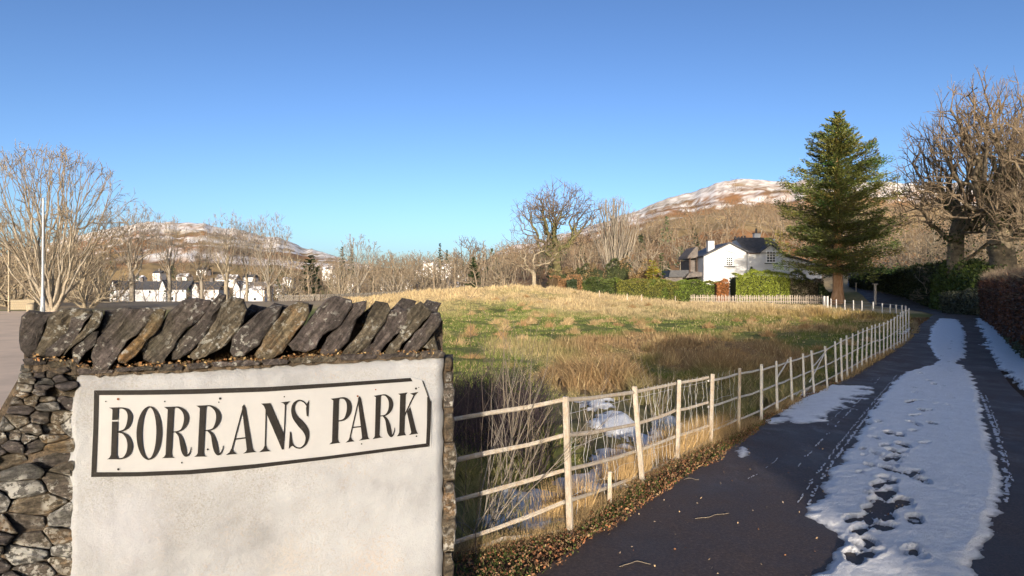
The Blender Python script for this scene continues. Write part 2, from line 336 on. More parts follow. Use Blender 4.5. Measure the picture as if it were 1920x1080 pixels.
def snow_patch(name, px_poly, res, thick=.022, edge=.10, noise_amp=.12, prints=(), thin=0.0, dz=.03, conv=True):
    poly = [gp(u, v) for u, v in px_poly] if conv else px_poly
    # finer cells near the camera: grid in (log-distance, lateral)
    ys = [p[1] for p in poly]; y0, y1 = min(ys) - .2, max(ys) + .3
    Y = [y0]
    while Y[-1] < y1: Y.append(Y[-1] + max(res, res * Y[-1] / 6))
    Y = np.array(Y)
    xmin = []; xmax = []
    pa = np.array(poly + [poly[0]])
    for yy in Y:
        xs = []
        for i in range(len(pa) - 1):
            a_, b_ = pa[i], pa[i + 1]
            if (a_[1] - yy) * (b_[1] - yy) <= 0 and a_[1] != b_[1]: xs.append(a_[0] + (b_[0] - a_[0]) * (yy - a_[1]) / (b_[1] - a_[1]))
        xmin.append(min(xs) if xs else np.nan); xmax.append(max(xs) if xs else np.nan)
    xmin = np.array(xmin); xmax = np.array(xmax); ok = ~np.isnan(xmin)
    xmin = np.interp(Y, Y[ok], xmin[ok]) - .35; xmax = np.interp(Y, Y[ok], xmax[ok]) + .35
    nx = int(min(300, max(12, np.max(xmax - xmin) / res)))
    f = np.linspace(0, 1, nx + 1)[None]
    X = xmin[:, None] * (1 - f) + xmax[:, None] * f; YY = np.repeat(Y[:, None], nx + 1, 1)
    x = X.ravel(); y = YY.ravel()
    sd_ = polymask(x, y, poly)
    k = 1 + y / 14.
    nn = (fbm(x * 3.2, y * 3.2, 5) - .5) * 2; nf = (fbm(x * 12, y * 12, 3) - .5) * 2
    s = sd_ + noise_amp * k * nn + noise_amp * .35 * nf - thin
    h = np.clip(s / edge, -1.3, 1) * thick + nf * .006 + nn * .004 + (fbm(x * 30, y * 30, 2) - .5) * .008
    for (pu, pv, rx, ry, rot, dep) in prints:
        cx, cy = gp(pu, pv); ex = x - cx; ey = y - cy
        a_ = ex * math.cos(rot) + ey * math.sin(rot); b_ = -ex * math.sin(rot) + ey * math.cos(rot)
        q = (a_ / rx) ** 2 + (b_ / ry) ** 2 + nf * .6 + nn * .8
        h = h - dep * thick * (1.0 - sstep(.35, 1.5, q)) + .25 * thick * np.exp(-((q - 1.6) / .4) ** 2)
    z = ground(x, y) + dz + h
    wet = (1 - sstep(.0, .011, h)) * (.6 + .4 * sstep(.35, .6, fbm(x * 25, y * 25, 2))); cw = np.array([.93, .94, .95]) * (1 - wet[:, None]) + np.array([.26, .27, .29]) * wet[:, None]
    nr = len(Y); n = nx + 1; i = np.arange(nr - 1)[:, None] * n; j = np.arange(nx)[None]
    Fc = np.stack([i + j, i + j + 1, i + n + j + 1, i + n + j], -1).reshape(-1, 4)
    hh = h[Fc].max(1); Fc = Fc[hh > -.002]
    return stuff(mesh_np(name, np.column_stack([x, y, z]), Fc, M['snow'], None, cw, smooth=True))
pr = []
rp = random.Random(4)
for k in range(44):
    f_ = k / 44; pr.append((1800 - 190 * f_ ** .8 + rp.gauss(0, 14), 640 + 440 * f_ ** 1.3 + rp.gauss(0, 8), .13, .055, R(55 + rp.uniform(-30, 30)), rp.uniform(.9, 1.5)))
for (u, v) in [(1795, 640), (1790, 690), (1785, 700), (1770, 728), (1758, 740), (1800, 715), (1780, 765), (1790, 752), (1745, 775), (1728, 785), (1722, 805), (1748, 800), (1712, 815), (1700, 845), (1735, 838), (1680, 870), (1660, 865), (1640, 858), (1695, 855), (1672, 880), (1655, 905), (1715, 905), (1645, 920), (1690, 893), (1628, 935), (1670, 935), (1640, 950), (1655, 965), (1700, 960), (1630, 985), (1715, 985), (1722, 1052), (1706, 1047), (1648, 798), (1640, 812), (1618, 850), (1620, 862), (1640, 828), (1625, 880), (1612, 895), (1633, 883), (1720, 895), (1735, 912), (1708, 895), (1630, 800), (1770, 700), (1758, 762), (1775, 745)]:
    d = EYE * F / (v - 540); s = 1 if v > 760 and u > 1635 else .6
    pr.append((u, v, .115 * s, .047 * s, R(55 + rp.uniform(-25, 25)), rp.uniform(.6, 1.08)))
for (u, v) in [(1650, 935), (1672, 962), (1635, 965), (1600, 985), (1690, 950), (1655, 1000)]:
    pr.append((u, v, .11, .06, R(40), 1.3))
snow_patch('snow', [(1760, 598), (1795, 600), (1808, 620), (1812, 650), (1808, 670), (1795, 682), (1818, 700), (1836, 740), (1850, 800), (1868, 860), (1880, 930), (1872, 980), (1855, 1020), (1830, 1060), (1815, 1110), (1530, 1110), (1560, 1050), (1575, 1020), (1530, 985), (1515, 975), (1545, 920), (1580, 860), (1625, 790), (1660, 740), (1690, 705), (1735, 690), (1760, 680), (1742, 650), (1745, 620)], .020, .026, .08, .055, pr)
snow_patch('snow', [(1500, 735), (1560, 722), (1590, 728), (1632, 722), (1612, 745), (1575, 775), (1535, 790), (1500, 800), (1480, 785), (1455, 800), (1432, 800), (1460, 770)], .03, .016, .14, .16, [], 0)
snow_patch('snow', [(1378, 850), (1392, 842), (1408, 850), (1404, 860), (1388, 864)], .03, .016, .06, .05)
snow_patch('snow', [(1445, 778), (1480, 762), (1478, 775), (1450, 790)], .03, .014, .08, .10)
snow_patch('snow', [(1725, 597), (1731, 600), (1726, 606), (1718, 608)], .06, .02, .1, .10)
snow_patch('snow', [(1695, 620), (1712, 615), (1718, 620), (1706, 626), (1692, 627)], .06, .02, .1, .10)
snow_patch('snow', [(1833, 598), (1850, 600), (1872, 618), (1900, 645), (1925, 668), (1960, 690), (1960, 760), (1922, 738), (1900, 715), (1870, 688), (1858, 660), (1842, 630)], .045, .03, .12, .14)
# tyre-squeezed ridges along the lane
def ridge(px, wd, thin):
    pts = [gp(u, v) for u, v in px]; L = [(x - wd / 2, y) for x, y in pts]; Rr = [(x + wd / 2, y) for x, y in pts]
    return snow_patch('snow', L + Rr[::-1], .025, .010, .05, .06, [], thin, conv=False)
def tracks(lines):
    V = []; Fc = []; C = []; rg = random.Random(12)
    for px, wd, fill in lines:
        pts = [gp(u, v) for u, v in px]
        for (xa, ya), (xb, yb) in zip(pts[:-1], pts[1:]):
            L_ = math.hypot(xb - xa, yb - ya); k = max(2, int(L_ / .05))
            for i in range(k):
                if vn(i * .35 + xa * 9, ya * 3.) > fill: continue
                f = i / k; x = xa + (xb - xa) * f + rg.gauss(0, .008); y = ya + (yb - ya) * f; w_ = wd * rg.uniform(.25, 1.0); l_ = rg.uniform(.03, .09); z = gz(x, y) + .036; dx, dy = (xb - xa) / L_, (yb - ya) / L_; n0 = len(V)
                for a_, b_ in ((0, -.5), (l_ * .5, -.9), (l_, -.3), (l_, .4), (l_ * .4, .8), (0, .5)): V.append((x + dx * a_ - dy * b_ * w_, y + dy * a_ + dx * b_ * w_, z + rg.uniform(0, .003))); C.append((.62, .64, .68))
                Fc += [(n0, n0 + 1, n0 + 2), (n0, n0 + 2, n0 + 3), (n0, n0 + 3, n0 + 4), (n0, n0 + 4, n0 + 5)]
    stuff(mesh_np('snow', V, Fc, M['snow'], None, C))
tracks([([(1690, 706), (1645, 760), (1600, 820), (1550, 890), (1508, 965)], .022, .75), ([(1681, 706), (1632, 765), (1580, 830), (1525, 905), (1490, 960)], .012, .6), ([(1652, 708), (1596, 772), (1535, 838), (1475, 905)], .012, .45), ([(1640, 708), (1580, 772), (1520, 832)], .008, .35),
        ([(1838, 740), (1858, 790), (1874, 840), (1888, 900), (1888, 950)], .035, .7), ([(1848, 745), (1868, 800), (1884, 850), (1898, 910)], .014, .5), ([(1405, 905), (1440, 880), (1480, 850)], .010, .3)])

# ------------------------------------------------------------------ FIELD GRASS, verge litter, near snow in the ditch
DITCH = ([(885, 985), (930, 960), (960, 930), (1000, 925), (1055, 930), (1058, 985), (1000, 1000), (930, 1005)], [(1120, 850), (1180, 835), (1192, 870), (1140, 890), (1120, 880)], [(1062, 905), (1130, 880), (1190, 895), (1150, 930), (1070, 945)], [(1110, 795), (1160, 780), (1190, 800), (1150, 815)], [(1215, 800), (1262, 790), (1262, 825), (1215, 840)], [(1105, 755), (1130, 750), (1140, 765), (1110, 770)])
DW = [[gp(u, v) for u, v in q] for q in DITCH]
def grass(n, d0, d1, u0, u1, name, near):
    d = d0 * np.exp(rs.rand(n) * math.log(d1 / d0)); u = u0 + rs.rand(n) * (u1 - u0)
    x = (u - 960) / F * d; y = d
    # gather blades into tussocks
    if near:
        cx = np.round(x / .35) * .35; cy = np.round(y / .35) * .35; j = _T[(cx * 37).astype(int) & 255, (cy * 41).astype(int) & 255]
        pull = (j > .45) * .45; x = x * (1 - pull) + (cx + (j - .5) * .3) * pull; y = y * (1 - pull) + cy * pull
    keep = (x < fence_x(y) - .12) & (y > 3.4)
    keep &= ~((y < 10) & (fbm(x * 1.3, y * 1.3, 3) > .47))
    if near:
        for q in DW: keep &= ~((polymask(x, y, q) > -.08) & (rs.rand(n) < .93))
    x = x[keep]; y = y[keep]; n = len(x)
    c, h = fieldcol(x, y); tn = sstep(.35, .7, fbm(x / .9 + 9, y / .9, 3)); 
    h = h * (.3 + 1.7 * tn ** 1.5) * (.6 + .8 * rs.rand(n)); c = c * (.65 + .7 * rs.rand(n)[:, None])
    dead = rs.rand(n) < .13; c[dead] = np.array([.42, .32, .17]) * (.7 + .6 * rs.rand(dead.sum())[:, None])
    z = ground(x, y) - .01; wd = np.maximum(.005, y * .0009) * (.7 + .8 * rs.rand(n))
    th = rs.rand(n) * 6.28; lx = np.cos(th) * wd; ly = np.sin(th) * wd * .6
    bend = (.25 + .7 * rs.rand(n)) * h; bt = rs.rand(n) * 6.28; bx = np.cos(bt) * bend; by = np.sin(bt) * bend
    if near:
        V = np.stack([np.stack([x - lx, y - ly, z], 1), np.stack([x + lx, y + ly, z], 1), np.stack([x + lx * .7 + bx * .35, y + ly * .7 + by * .35, z + h * .6], 1), np.stack([x - lx * .7 + bx * .35, y - ly * .7 + by * .35, z + h * .6], 1), np.stack([x + bx, y + by, z + h], 1)], 1)
        b0 = (np.arange(n) * 5)[:, None]
        Fc = np.concatenate([b0 + np.array([0, 1, 2]), b0 + np.array([0, 2, 3]), b0 + np.array([3, 2, 4])]); k = 5
    else:
        V = np.stack([np.stack([x - lx, y - ly, z], 1), np.stack([x + lx, y + ly, z], 1), np.stack([x + bx * .6, y + by * .6, z + h], 1)], 1)
        Fc = np.arange(3 * n).reshape(n, 3); k = 3
    return stuff(mesh_np(name, V.reshape(-1, 3), Fc, M['grass'], None, np.repeat(c, k, axis=0)))
grass(130000, 3.5, 15, 760, 1500, 'grass', True)
grass(190000, 13, 66, 720, 1760, 'grass', False)
grass(60000, 34, 69, 640, 1560, 'grass', False)
def gp_rand(u0, u1, v0, v1, n):
    out = []
    for _ in range(n): out.append(gp(random.uniform(u0, u1), random.uniform(v0, v1)))
    return out
# bare soil clods + leaf litter along the fence foot and verge
def litter():
    n = 44000; y = 3.2 * np.exp(rs.rand(n) * math.log(36 / 3.2)); l, r = road_lr(y); xf = fence_x(y)
    f = rs.rand(n) ** .8; x = xf - .25 + (l - xf + .25 + .12 * vn(y * 3, y)) * f; z = ground(x, y) + .012 + rs.rand(n) * .05
    pal = np.array([[.26, .115, .055], [.15, .08, .045], [.28, .19, .10], [.09, .055, .035], [.20, .11, .06], [.08, .10, .03]])
    c = pal[rs.randint(0, 6, n)] * (.6 + .8 * rs.rand(n)[:, None])
    V = np.stack([x, y, z], 1); s = (.010 + .020 * rs.rand(n)) * np.maximum(1, y / 9)
    return stuff(quads('leaf_litter', V, s, M['litter'], None, c, .6))
litter()
def strawverge():
    n = 42000; y = 3.6 * np.exp(rs.rand(n) * math.log(33 / 3.6)); xf = fence_x(y); x = xf + rs.normal(size=n) * .07 - .07
    on = fbm(y * 1.4, y * 0, 2) > .33; x = x[on]; y = y[on]; n = len(x); z = ground(x, y)
    h = (.04 + .13 * rs.rand(n)) * (.3 + 1.1 * vn(y * .8, y * 0 + 5)); w_ = np.maximum(.003, y * .0005); th = rs.rand(n) * 6.28
    bx = rs.normal(size=n) * .05; by = rs.normal(size=n) * .05
    V = np.stack([np.stack([x - np.cos(th) * w_, y - np.sin(th) * w_, z], 1), np.stack([x + np.cos(th) * w_, y + np.sin(th) * w_, z], 1), np.stack([x + bx, y + by, z + h], 1)], 1)
    c = np.array([.40, .29, .15]) * (.5 + .8 * rs.rand(n)[:, None])
    stuff(mesh_np('dry_grass', V.reshape(-1, 3), np.arange(3 * n).reshape(n, 3), M['grass'], None, np.repeat(c, 3, axis=0)))
strawverge()
def goldgrass():
    n = 9000; y = rs.uniform(4.7, 8.2, n); xf = fence_x(y); x = xf - .06 - np.abs(rs.normal(size=n)) * .16; k = fbm(y * 2.1, x * 1.5, 2) > .42; x = x[k]; y = y[k]; n = len(x); z = ground(x, y)
    h = .14 + .26 * rs.rand(n); w_ = .003; bx = rs.normal(size=n) * .07; by = rs.normal(size=n) * .06
    V = np.stack([np.stack([x - w_, y, z], 1), np.stack([x + w_, y, z], 1), np.stack([x + bx, y + by, z + h], 1)], 1)
    c = np.array([.50, .35, .17]) * (.5 + .7 * rs.rand(n)[:, None])
    stuff(mesh_np('dry_grass', V.reshape(-1, 3), np.arange(3 * n).reshape(n, 3), M['grass'], None, np.repeat(c, 3, axis=0)))
goldgrass()
def greenverge():
    n = 7000; t_ = rs.rand(n); y = 3.3 * np.exp(t_ * math.log(14 / 3.3)); l, r = road_lr(y); xf = fence_x(y)
    x = xf + (l - xf) * rs.rand(n); k = (fbm(x * 2.2, y * 2.2, 3) > .50) | (y < 3.95); x = x[k]; y = y[k]; n = len(x); z = ground(x, y)
    h = .02 + .06 * rs.rand(n); th = rs.rand(n) * 6.28; w_ = .004 + y * .0003
    V = np.stack([np.stack([x - np.cos(th) * w_, y - np.sin(th) * w_, z], 1), np.stack([x + np.cos(th) * w_, y + np.sin(th) * w_, z], 1), np.stack([x + rs.normal(size=n) * .03, y + rs.normal(size=n) * .03, z + h], 1)], 1)
    c = np.array([.13, .17, .045]) * (.4 + .9 * rs.rand(n)[:, None])
    stuff(mesh_np('verge_grass', V.reshape(-1, 3), np.arange(3 * n).reshape(n, 3), M['grass'], None, np.repeat(c, 3, axis=0)))
greenverge()
for poly in DITCH:
    snow_patch('snow', poly, .035, .035, .10, .16, [], -.06, dz=.03)

# ------------------------------------------------------------------ bare trees
def bare_tree(seed, style='round', M_=500, ntw=4, sub=2):
    """unit tree grown towards points filling its crown; returns limb segments and twig segments"""
    g = np.random.RandomState(seed * 7 + 1)
    ST = dict(round=(.62, .22, 1), oak=(.42, .24, 1), vase=(.92, .06, 4), tall=(.62, .30, 1), bush=(.62, .03, 7))
    al, tb, ns = ST[style]
    K = M_ * 6; q = g.normal(size=(K, 3)); q /= np.linalg.norm(q, axis=1, keepdims=True); q *= g.rand(K, 1) ** .42
    if style == 'round': pts = q * [.5, .5, .40] + [0, 0, .60]
    elif style == 'tall': pts = q * [.5, .5, .36] + [0, 0, .66]; pts[:, :2] *= np.clip(.35 + 1.0 * (pts[:, 2:3] - .3), .2, 1)
    elif style == 'vase': z = .10 + .90 * g.rand(K) ** .75; a = g.rand(K) * 6.28; w_ = np.minimum(.07 + .55 * z ** .9, .5 * np.sqrt(np.clip(1.02 - (np.clip(z - .55, 0, 1) / .47) ** 2, 0, 1))); r_ = w_ * g.rand(K) ** .55; pts = np.stack([np.cos(a) * r_, np.sin(a) * r_, z], 1)
    elif style == 'bush': pts = q * [.5, .5, .95]; pts[:, 2] = np.abs(pts[:, 2]) + .04
    else:
        nb = 22; a = g.rand(nb) * 6.28; zc = g.uniform(.42, .86, nb); rr = g.uniform(.10, .42, nb) * np.sqrt(np.clip(1.15 - ((zc - .6) / .42) ** 2, .1, 1)); cc = np.stack([np.cos(a) * rr, np.sin(a) * rr, zc], 1); cc[0] = (.05, 0, .86); cc[3] = (-.14, .1, .84); cc[4] = (.2, -.1, .80); cc[5] = (-.27, 0, .7); cc[6] = (.33, 0, .72); cc[1] = (-.34, 0, .5); cc[2] = (.34, 0, .55)
        k = g.randint(0, nb, K); pts = cc[k] + q * g.uniform(.11, .17, nb)[k][:, None] * [1.25, 1.25, .85]
    pts = pts[(pts[:, 2] > tb + .03)][:M_]; lead = np.array([[.0, 0, .34], [.015, .01, .43], [-.01, .0, .52], [.02, -.01, .62], [.0, .01, .72]]) + g.normal(size=(5, 3)) * .008
    pts[:, :2] += (np.stack([fbm(pts[:, 2] * 5 + seed, pts[:, 0] * 4, 2), fbm(pts[:, 2] * 5 + seed + 9, pts[:, 1] * 4, 2)], 1) - .5) * .10
    base = np.array([0, 0, tb]); pts = pts[np.argsort(np.linalg.norm(pts - base, axis=1) + g.rand(len(pts)) * .05)]
    if style == 'oak': pts = np.concatenate([lead, pts])
    N_ = []; par = []; pl = []
    def add(p, pa):
        N_.append(p); par.append(pa); pl.append(0 if pa < 0 else pl[pa] + float(np.linalg.norm(p - N_[pa]))); return len(N_) - 1
    for k in range(ns):
        r0 = .012 * (ns > 1) * (1 + 2.5 * (style == 'bush')); a = g.rand() * 6.28; p = np.array([math.cos(a) * r0, math.sin(a) * r0, 0.]); j = add(p, -1); m_ = 4 if ns == 1 else 1
        for i in range(m_): p = p + np.array([g.normal() * .006 + math.cos(a) * .01 * (ns > 1), g.normal() * .006, tb / m_]); j = add(p, j)
    A_ = np.zeros((M_ * 9 + 200, 3)); PL = np.full(M_ * 9 + 200, 1e9); n = len(N_); A_[:n] = N_; PL[:n] = pl; PL[0] = 1e9 if ns == 1 else PL[0]
    if ns == 1: PL[:3] = 1e9
    stp = .045
    for t in pts:
        dv = t - A_[:n]; dist = np.sqrt((dv * dv).sum(1)); cost = dist + al * PL[:n] + .6 * np.clip(A_[:n, 2] - t[2], 0, 1)
        j = int(np.argmin(cost)); D_ = dist[j]; k = max(1, min(8, int(D_ / stp))); p0 = A_[j]; wob = .15 if style == 'oak' else .07
        for i in range(1, k + 1):
            f = i / k; p = p0 + (t - p0) * f + g.normal(size=3) * D_ / k * wob * (f < 1) + np.array([0, 0, -.10 * D_ * f * (1 - f)]) * (1 if style == 'oak' else .8)
            j = add(p, j); A_[n] = p; PL[n] = pl[j]; n += 1
    nn = len(N_); kids = np.zeros(nn, int); w_ = np.zeros(nn)
    for i in range(nn - 1, -1, -1):
        if kids[i] == 0: w_[i] = 1.0
        if par[i] >= 0: kids[par[i]] += 1; w_[par[i]] += w_[i]
    ex = .51 if style == 'oak' else (.62 if style == 'vase' else .56); r = w_ ** ex; r /= r.max(); P_ = np.array(N_); seg = []
    for i in range(nn):
        if par[i] >= 0: seg.append((*P_[par[i]], *P_[i], min(r[par[i]], r[i] * 1.35), r[i]))
    seg = np.array(seg); big = seg[:, 7] > .13; TR = seg[big]; CR = [seg[~big]]
    tip = np.array([i for i in range(nn) if kids[i] == 0 and par[i] >= 0]); dr = P_[tip] - P_[np.array(par)[tip]]; dr /= np.linalg.norm(dr, axis=1, keepdims=True) + 1e-9
    P0 = P_[tip]; rt = r[tip]
    for lv, (cnt, L_) in enumerate(((ntw, .062), (sub, .038))):
        if cnt == 0: break
        P0 = np.repeat(P0, cnt, 0); dr = np.repeat(dr, cnt, 0) + g.normal(size=(len(P0), 3)) * .55; dr[:, 2] += .10; dr /= np.linalg.norm(dr, axis=1, keepdims=True); rt = np.repeat(rt, cnt) * .6
        Q = P0 + dr * L_ * g.uniform(.5, 1.3, (len(P0), 1)); CR.append(np.column_stack([P0, Q, rt, rt * .6])); P0 = P0 + (Q - P0) * g.uniform(.4, 1, (len(P0), 1))
    return TR, np.concatenate(CR)
def fit(TR, CR, h, wd, rtr, twig):
    A = np.concatenate([TR, CR]); pts = A[:, 3:6]; zmax = np.percentile(pts[:, 2], 99.8); ex = np.percentile(pts[:, 0], 99.3) - np.percentile(pts[:, 0], .7)
    cx = (np.percentile(pts[:, 0], 99.3) + np.percentile(pts[:, 0], .7)) / 2
    out = []
    for S in (TR, CR):
        S = S.copy()
        for o in (0, 3):
            zz = np.clip(S[:, o + 2] / zmax, 0, 1)
            S[:, o] = (S[:, o] - cx * np.clip(zz * 2.2, 0, 1)) * wd / ex; S[:, o + 1] *= wd / ex; S[:, o + 2] *= h / zmax
        rmax = 1.0
        for o in (6, 7): S[:, o] = np.maximum(S[:, o] * rtr, twig * (1 if o == 6 else .8))
        out.append(S)
    return out
def tree(u, top, d, wpx, style, seed, label, bark, twigm, rtr=.35, twig=.012, maxl=4, cat='bare tree', name='bare_tree', group=None, ivy=0, base=None):
    x = (u - 960) / F * d; z = gz(x, d); h = EYE + (540 - top) / F * d - z; wd = wpx / F * d
    TR, CR = bare_tree(seed, style, int(np.clip(wpx * (540 - top) / 30., 110, 900)) if maxl == 4 else int(np.clip(wpx * (540 - top) / (135. if style == 'vase' else (125. if bark == 'bark_oak' else 46.)), 260, 1150)), 4, 1); TR, CR = fit(TR, CR, h, wd, rtr, twig)
    o = thing(name, label, cat, (x, d, z - .05), 0, group)
    tubes('trunk', TR, M[bark], o, 5); tubes('crown', CR, M[twigm], o, 3)
    if ivy:
        k = TR[(TR[:, 6] > rtr * .30)]; idx = rs.randint(0, len(k), ivy); f = rs.rand(ivy)[:, None]
        C = k[idx, :3] * (1 - f) + k[idx, 3:6] * f + rs.normal(size=(ivy, 3)) * (k[idx, 6:7] * 1.1 + .08); C = C[(C[:, 2] < h * .8) & (C[:, 2] > .1)]
        c = np.array([.055, .075, .02]) * (.5 + 1.1 * rs.rand(len(C))[:, None])
        quads('ivy', C, .2, M['leaf'], o, c)
    return o
# left foreground group
tree(95, 272, 46, 235, 'vase', 11, 'big many-stemmed bare tree with pale trunk behind the lamp post', 'bark_pale', 'twig_tan', .36, .016, 5)
tree(20, 385, 60, 240, 'bush', 12, 'bare spreading tree at the left edge behind the car park', 'bark_grey', 'twig_tan', .25, .016, 5)
tree(165, 400, 56, 170, 'bush', 13, 'low spreading bare tree right of the many-stemmed one', 'bark_grey', 'twig_tan', .2, .015, 5)
tree(248, 374, 85, 100, 'tall', 14, 'bare tree with rounded crown left of the snowy fell', 'bark_pale', 'twig_grey', .38, .02)
tree(318, 403, 100, 62, 'tall', 15, 'slim bare tree standing before the gap between white houses', 'bark_pale', 'twig_grey', .30, .022)
tree(378, 432, 100, 56, 'tall', 16, 'short slim bare tree before the middle of the snowy fell', 'bark_pale', 'twig_tan', .26, .022)
tree(425, 396, 98, 84, 'tall', 17, 'bare forked tree, first of the tall pair over the white houses', 'bark_grey', 'twig_grey', .34, .022)
tree(505, 398, 95, 88, 'round', 18, 'bare round-topped tree above the right end of the white houses', 'bark_pale', 'twig_grey', .32, .022)
tree(463, 408, 104, 60, 'tall', 19, 'thin bare tree between the tall pair over the houses', 'bark_grey', 'twig_grey', .22, .022)
tree(545, 470, 92, 70, 'bush', 20, 'brown twiggy small tree left of the dark rounded evergreen', 'bark_grey', 'twig_brown', .2, .022)
tree(672, 438, 96, 88, 'round', 21, 'bare tree with forked pale trunk rising over the low wood', 'bark_pale', 'twig_grey', .30, .022)
tree(640, 500, 84, 70, 'vase', 22, 'small bare tree with yellowish twigs behind the slates', 'bark_grey', 'twig_tan', .16, .02)
tree(745, 490, 82, 84, 'vase', 23, 'small bare tree at the field edge above the slates', 'bark_pale', 'twig_tan', .18, .02)
tree(800, 500, 98, 60, 'bush', 24, 'low twiggy tree before the distant white cottages', 'bark_grey', 'twig_brown', .16, .022)
tree(883, 441, 105, 74, 'oak', 25, 'bare oak behind the small dark conifer in mid field', 'bark_dark', 'twig_dark', .36, .02)
tree(940, 500, 95, 80, 'bush', 26, 'low bare thicket tree left of the two big bare trees', 'bark_grey', 'twig_brown', .18, .02)
# centre
tree(1046, 334, 96, 176, 'oak', 37, 'large gnarled bare oak with ivied trunk in the middle distance', 'bark_ivy', 'twig_dark', .75, .017, 5, ivy=2600)
tree(1002, 440, 88, 118, 'oak', 28, 'smaller bare tree with crooked pale trunk below the large oak', 'bark_grey', 'twig_brown', .35, .018, 5)
tree(1152, 368, 88, 92, 'vase', 29, 'upright fan-shaped bare tree of many pale stems beside the oak', 'bark_pale', 'twig_grey', .58, .019, 5)
tree(1098, 425, 92, 80, 'bush', 30, 'brown twiggy tree filling the gap between oak and fan-shaped tree', 'bark_grey', 'twig_brown', .2, .017, 5)
tree(1215, 455, 98, 90, 'bush', 31, 'brown bushy bare tree behind the yellow conifer', 'bark_grey', 'twig_brown', .2, .018, 5)
tree(1275, 440, 104, 90, 'oak', 32, 'bare tan tree just left of the white cottage', 'bark_grey', 'twig_tan', .25, .02)
# right
tree(1885, 130, 44, 300, 'oak', 41, 'tallest bare oak with dark forked limbs at the right edge', 'bark_oak', 'twig_oak', .82, .012, 5, ivy=2500)
tree(1790, 205, 48, 250, 'oak', 43, 'leaning bare oak between the big conifer and the tallest oak', 'bark_oak', 'twig_oak', .58, .012, 5, ivy=2200)
tree(1985, 180, 40, 300, 'oak', 44, 'bare oak partly outside the frame at far right', 'bark_oak', 'twig_oak', .5, .012, 5)
for k, (u, top, d, wp, lb) in enumerate([(1700, 425, 78, 150, 'tan twiggy scrub tree right of the big conifer'), (1765, 400, 70, 170, 'tan scrub tree below the leaning oak'), (1840, 395, 62, 190, 'dense scrub tree beneath the tallest oak'), (1915, 375, 56, 200, 'dense scrub tree at the right edge under the oaks'), (1650, 455, 88, 110, 'low scrub tree behind the conifer trunk'), (1880, 450, 48, 170, 'low tangled scrub tree above the brown beech hedge'), (1800, 450, 54, 150, 'low tangled scrub tree above the lit rhododendron')]):
    tree(u, top, d, wp, 'bush', 50 + k, lb, 'bark_grey', 'twig_tan', .22, .015 + d * .00004, 5, ivy=500 if k % 2 else 0)

# ------------------------------------------------------------------ woods on the slopes (nobody could count them)
def woods(name, n, u0, u1, d0, d1, h0, h1, mat, dens=None, seed=1, wx=1.0):
    rg = np.random.RandomState(seed); bases = []
    for s in range(4):
        TR, CR = bare_tree(200 + s + seed * 10, ('round', 'bush', 'oak', 'tall')[s], 15, 3, 0); A = np.concatenate([TR, CR]); A[:, :6] /= np.percentile(A[:, 5], 99.5); bases.append(A)
    u = rg.uniform(u0, u1, n); d = rg.uniform(d0, d1, n); x = (u - 960) / F * d; z = ground(x, d)
    if dens is not None:
        k = rg.rand(n) < dens(u, d, x, z); x, d, z = x[k], d[k], z[k]; n = len(x)
    out = []
    for s in range(4):
        idx = np.arange(n) % 4 == s; m_ = idx.sum(); A = bases[s]
        h = rg.uniform(h0, h1, m_)[:, None]; th = rg.uniform(0, 6.28, m_)[:, None]; cs, sn = np.cos(th), np.sin(th)
        B = np.repeat(A[None], m_, 0)
        for o in (0, 3):
            X_ = B[:, :, o].copy(); Y_ = B[:, :, o + 1].copy()
            B[:, :, o] = (X_ * cs - Y_ * sn) * h * wx + x[idx][:, None]; B[:, :, o + 1] = (X_ * sn + Y_ * cs) * h * wx + d[idx][:, None]; B[:, :, o + 2] = B[:, :, o + 2] * h + z[idx][:, None] - .2
        B[:, :, 6] = np.maximum(B[:, :, 6] * h * .022, d[idx][:, None] * .0002); B[:, :, 7] = np.maximum(B[:, :, 7] * h * .022, d[idx][:, None] * .0002)
        out.append(B.reshape(-1, 8))
    return stuff(tubes(name, np.concatenate(out), mat, None, 3))
def dR(u, d, x, z):
    el = EYE - EYE + (z) / d * F; top = np.interp(u, RU, 540 - RV); return np.where(el < top * .72 + 30 * (vn(u / 60., d / 80.) - .5), .35 + .75 * vn(u / 45. + 9, d / 50.), .02)
woods('hill_wood', 700, 930, 1980, 120, 470, 7, 11, M['twig_brown'], dR, 1)
woods('hill_wood', 150, 940, 1980, 112, 240, 6, 10, M['twig_tan'], None, 2)
woods('hill_wood', 420, 930, 1980, 130, 460, 6, 10, M['twig_dark2'], dR, 9)
woods('valley_wood', 190, 180, 900, 125, 330, 5, 8.5, M['twig_brown'], None, 3)
woods('valley_wood', 150, 560, 960, 88, 130, 4.5, 7.5, M['twig_tan'], None, 4)
woods('valley_wood', 180, -60, 180, 75, 260, 8, 13, M['twig_tan'], None, 5)
woods('knoll_wood', 140, 620, 900, 350, 425, 9, 14, M['twig_brown'], None, 6)
woods('valley_wood', 220, 180, 640, 330, 700, 7, 11, M['twig_dark2'], lambda u, d, x, z: .15 + .85 * (vn(u / 40., d / 90.) > .5), 7)

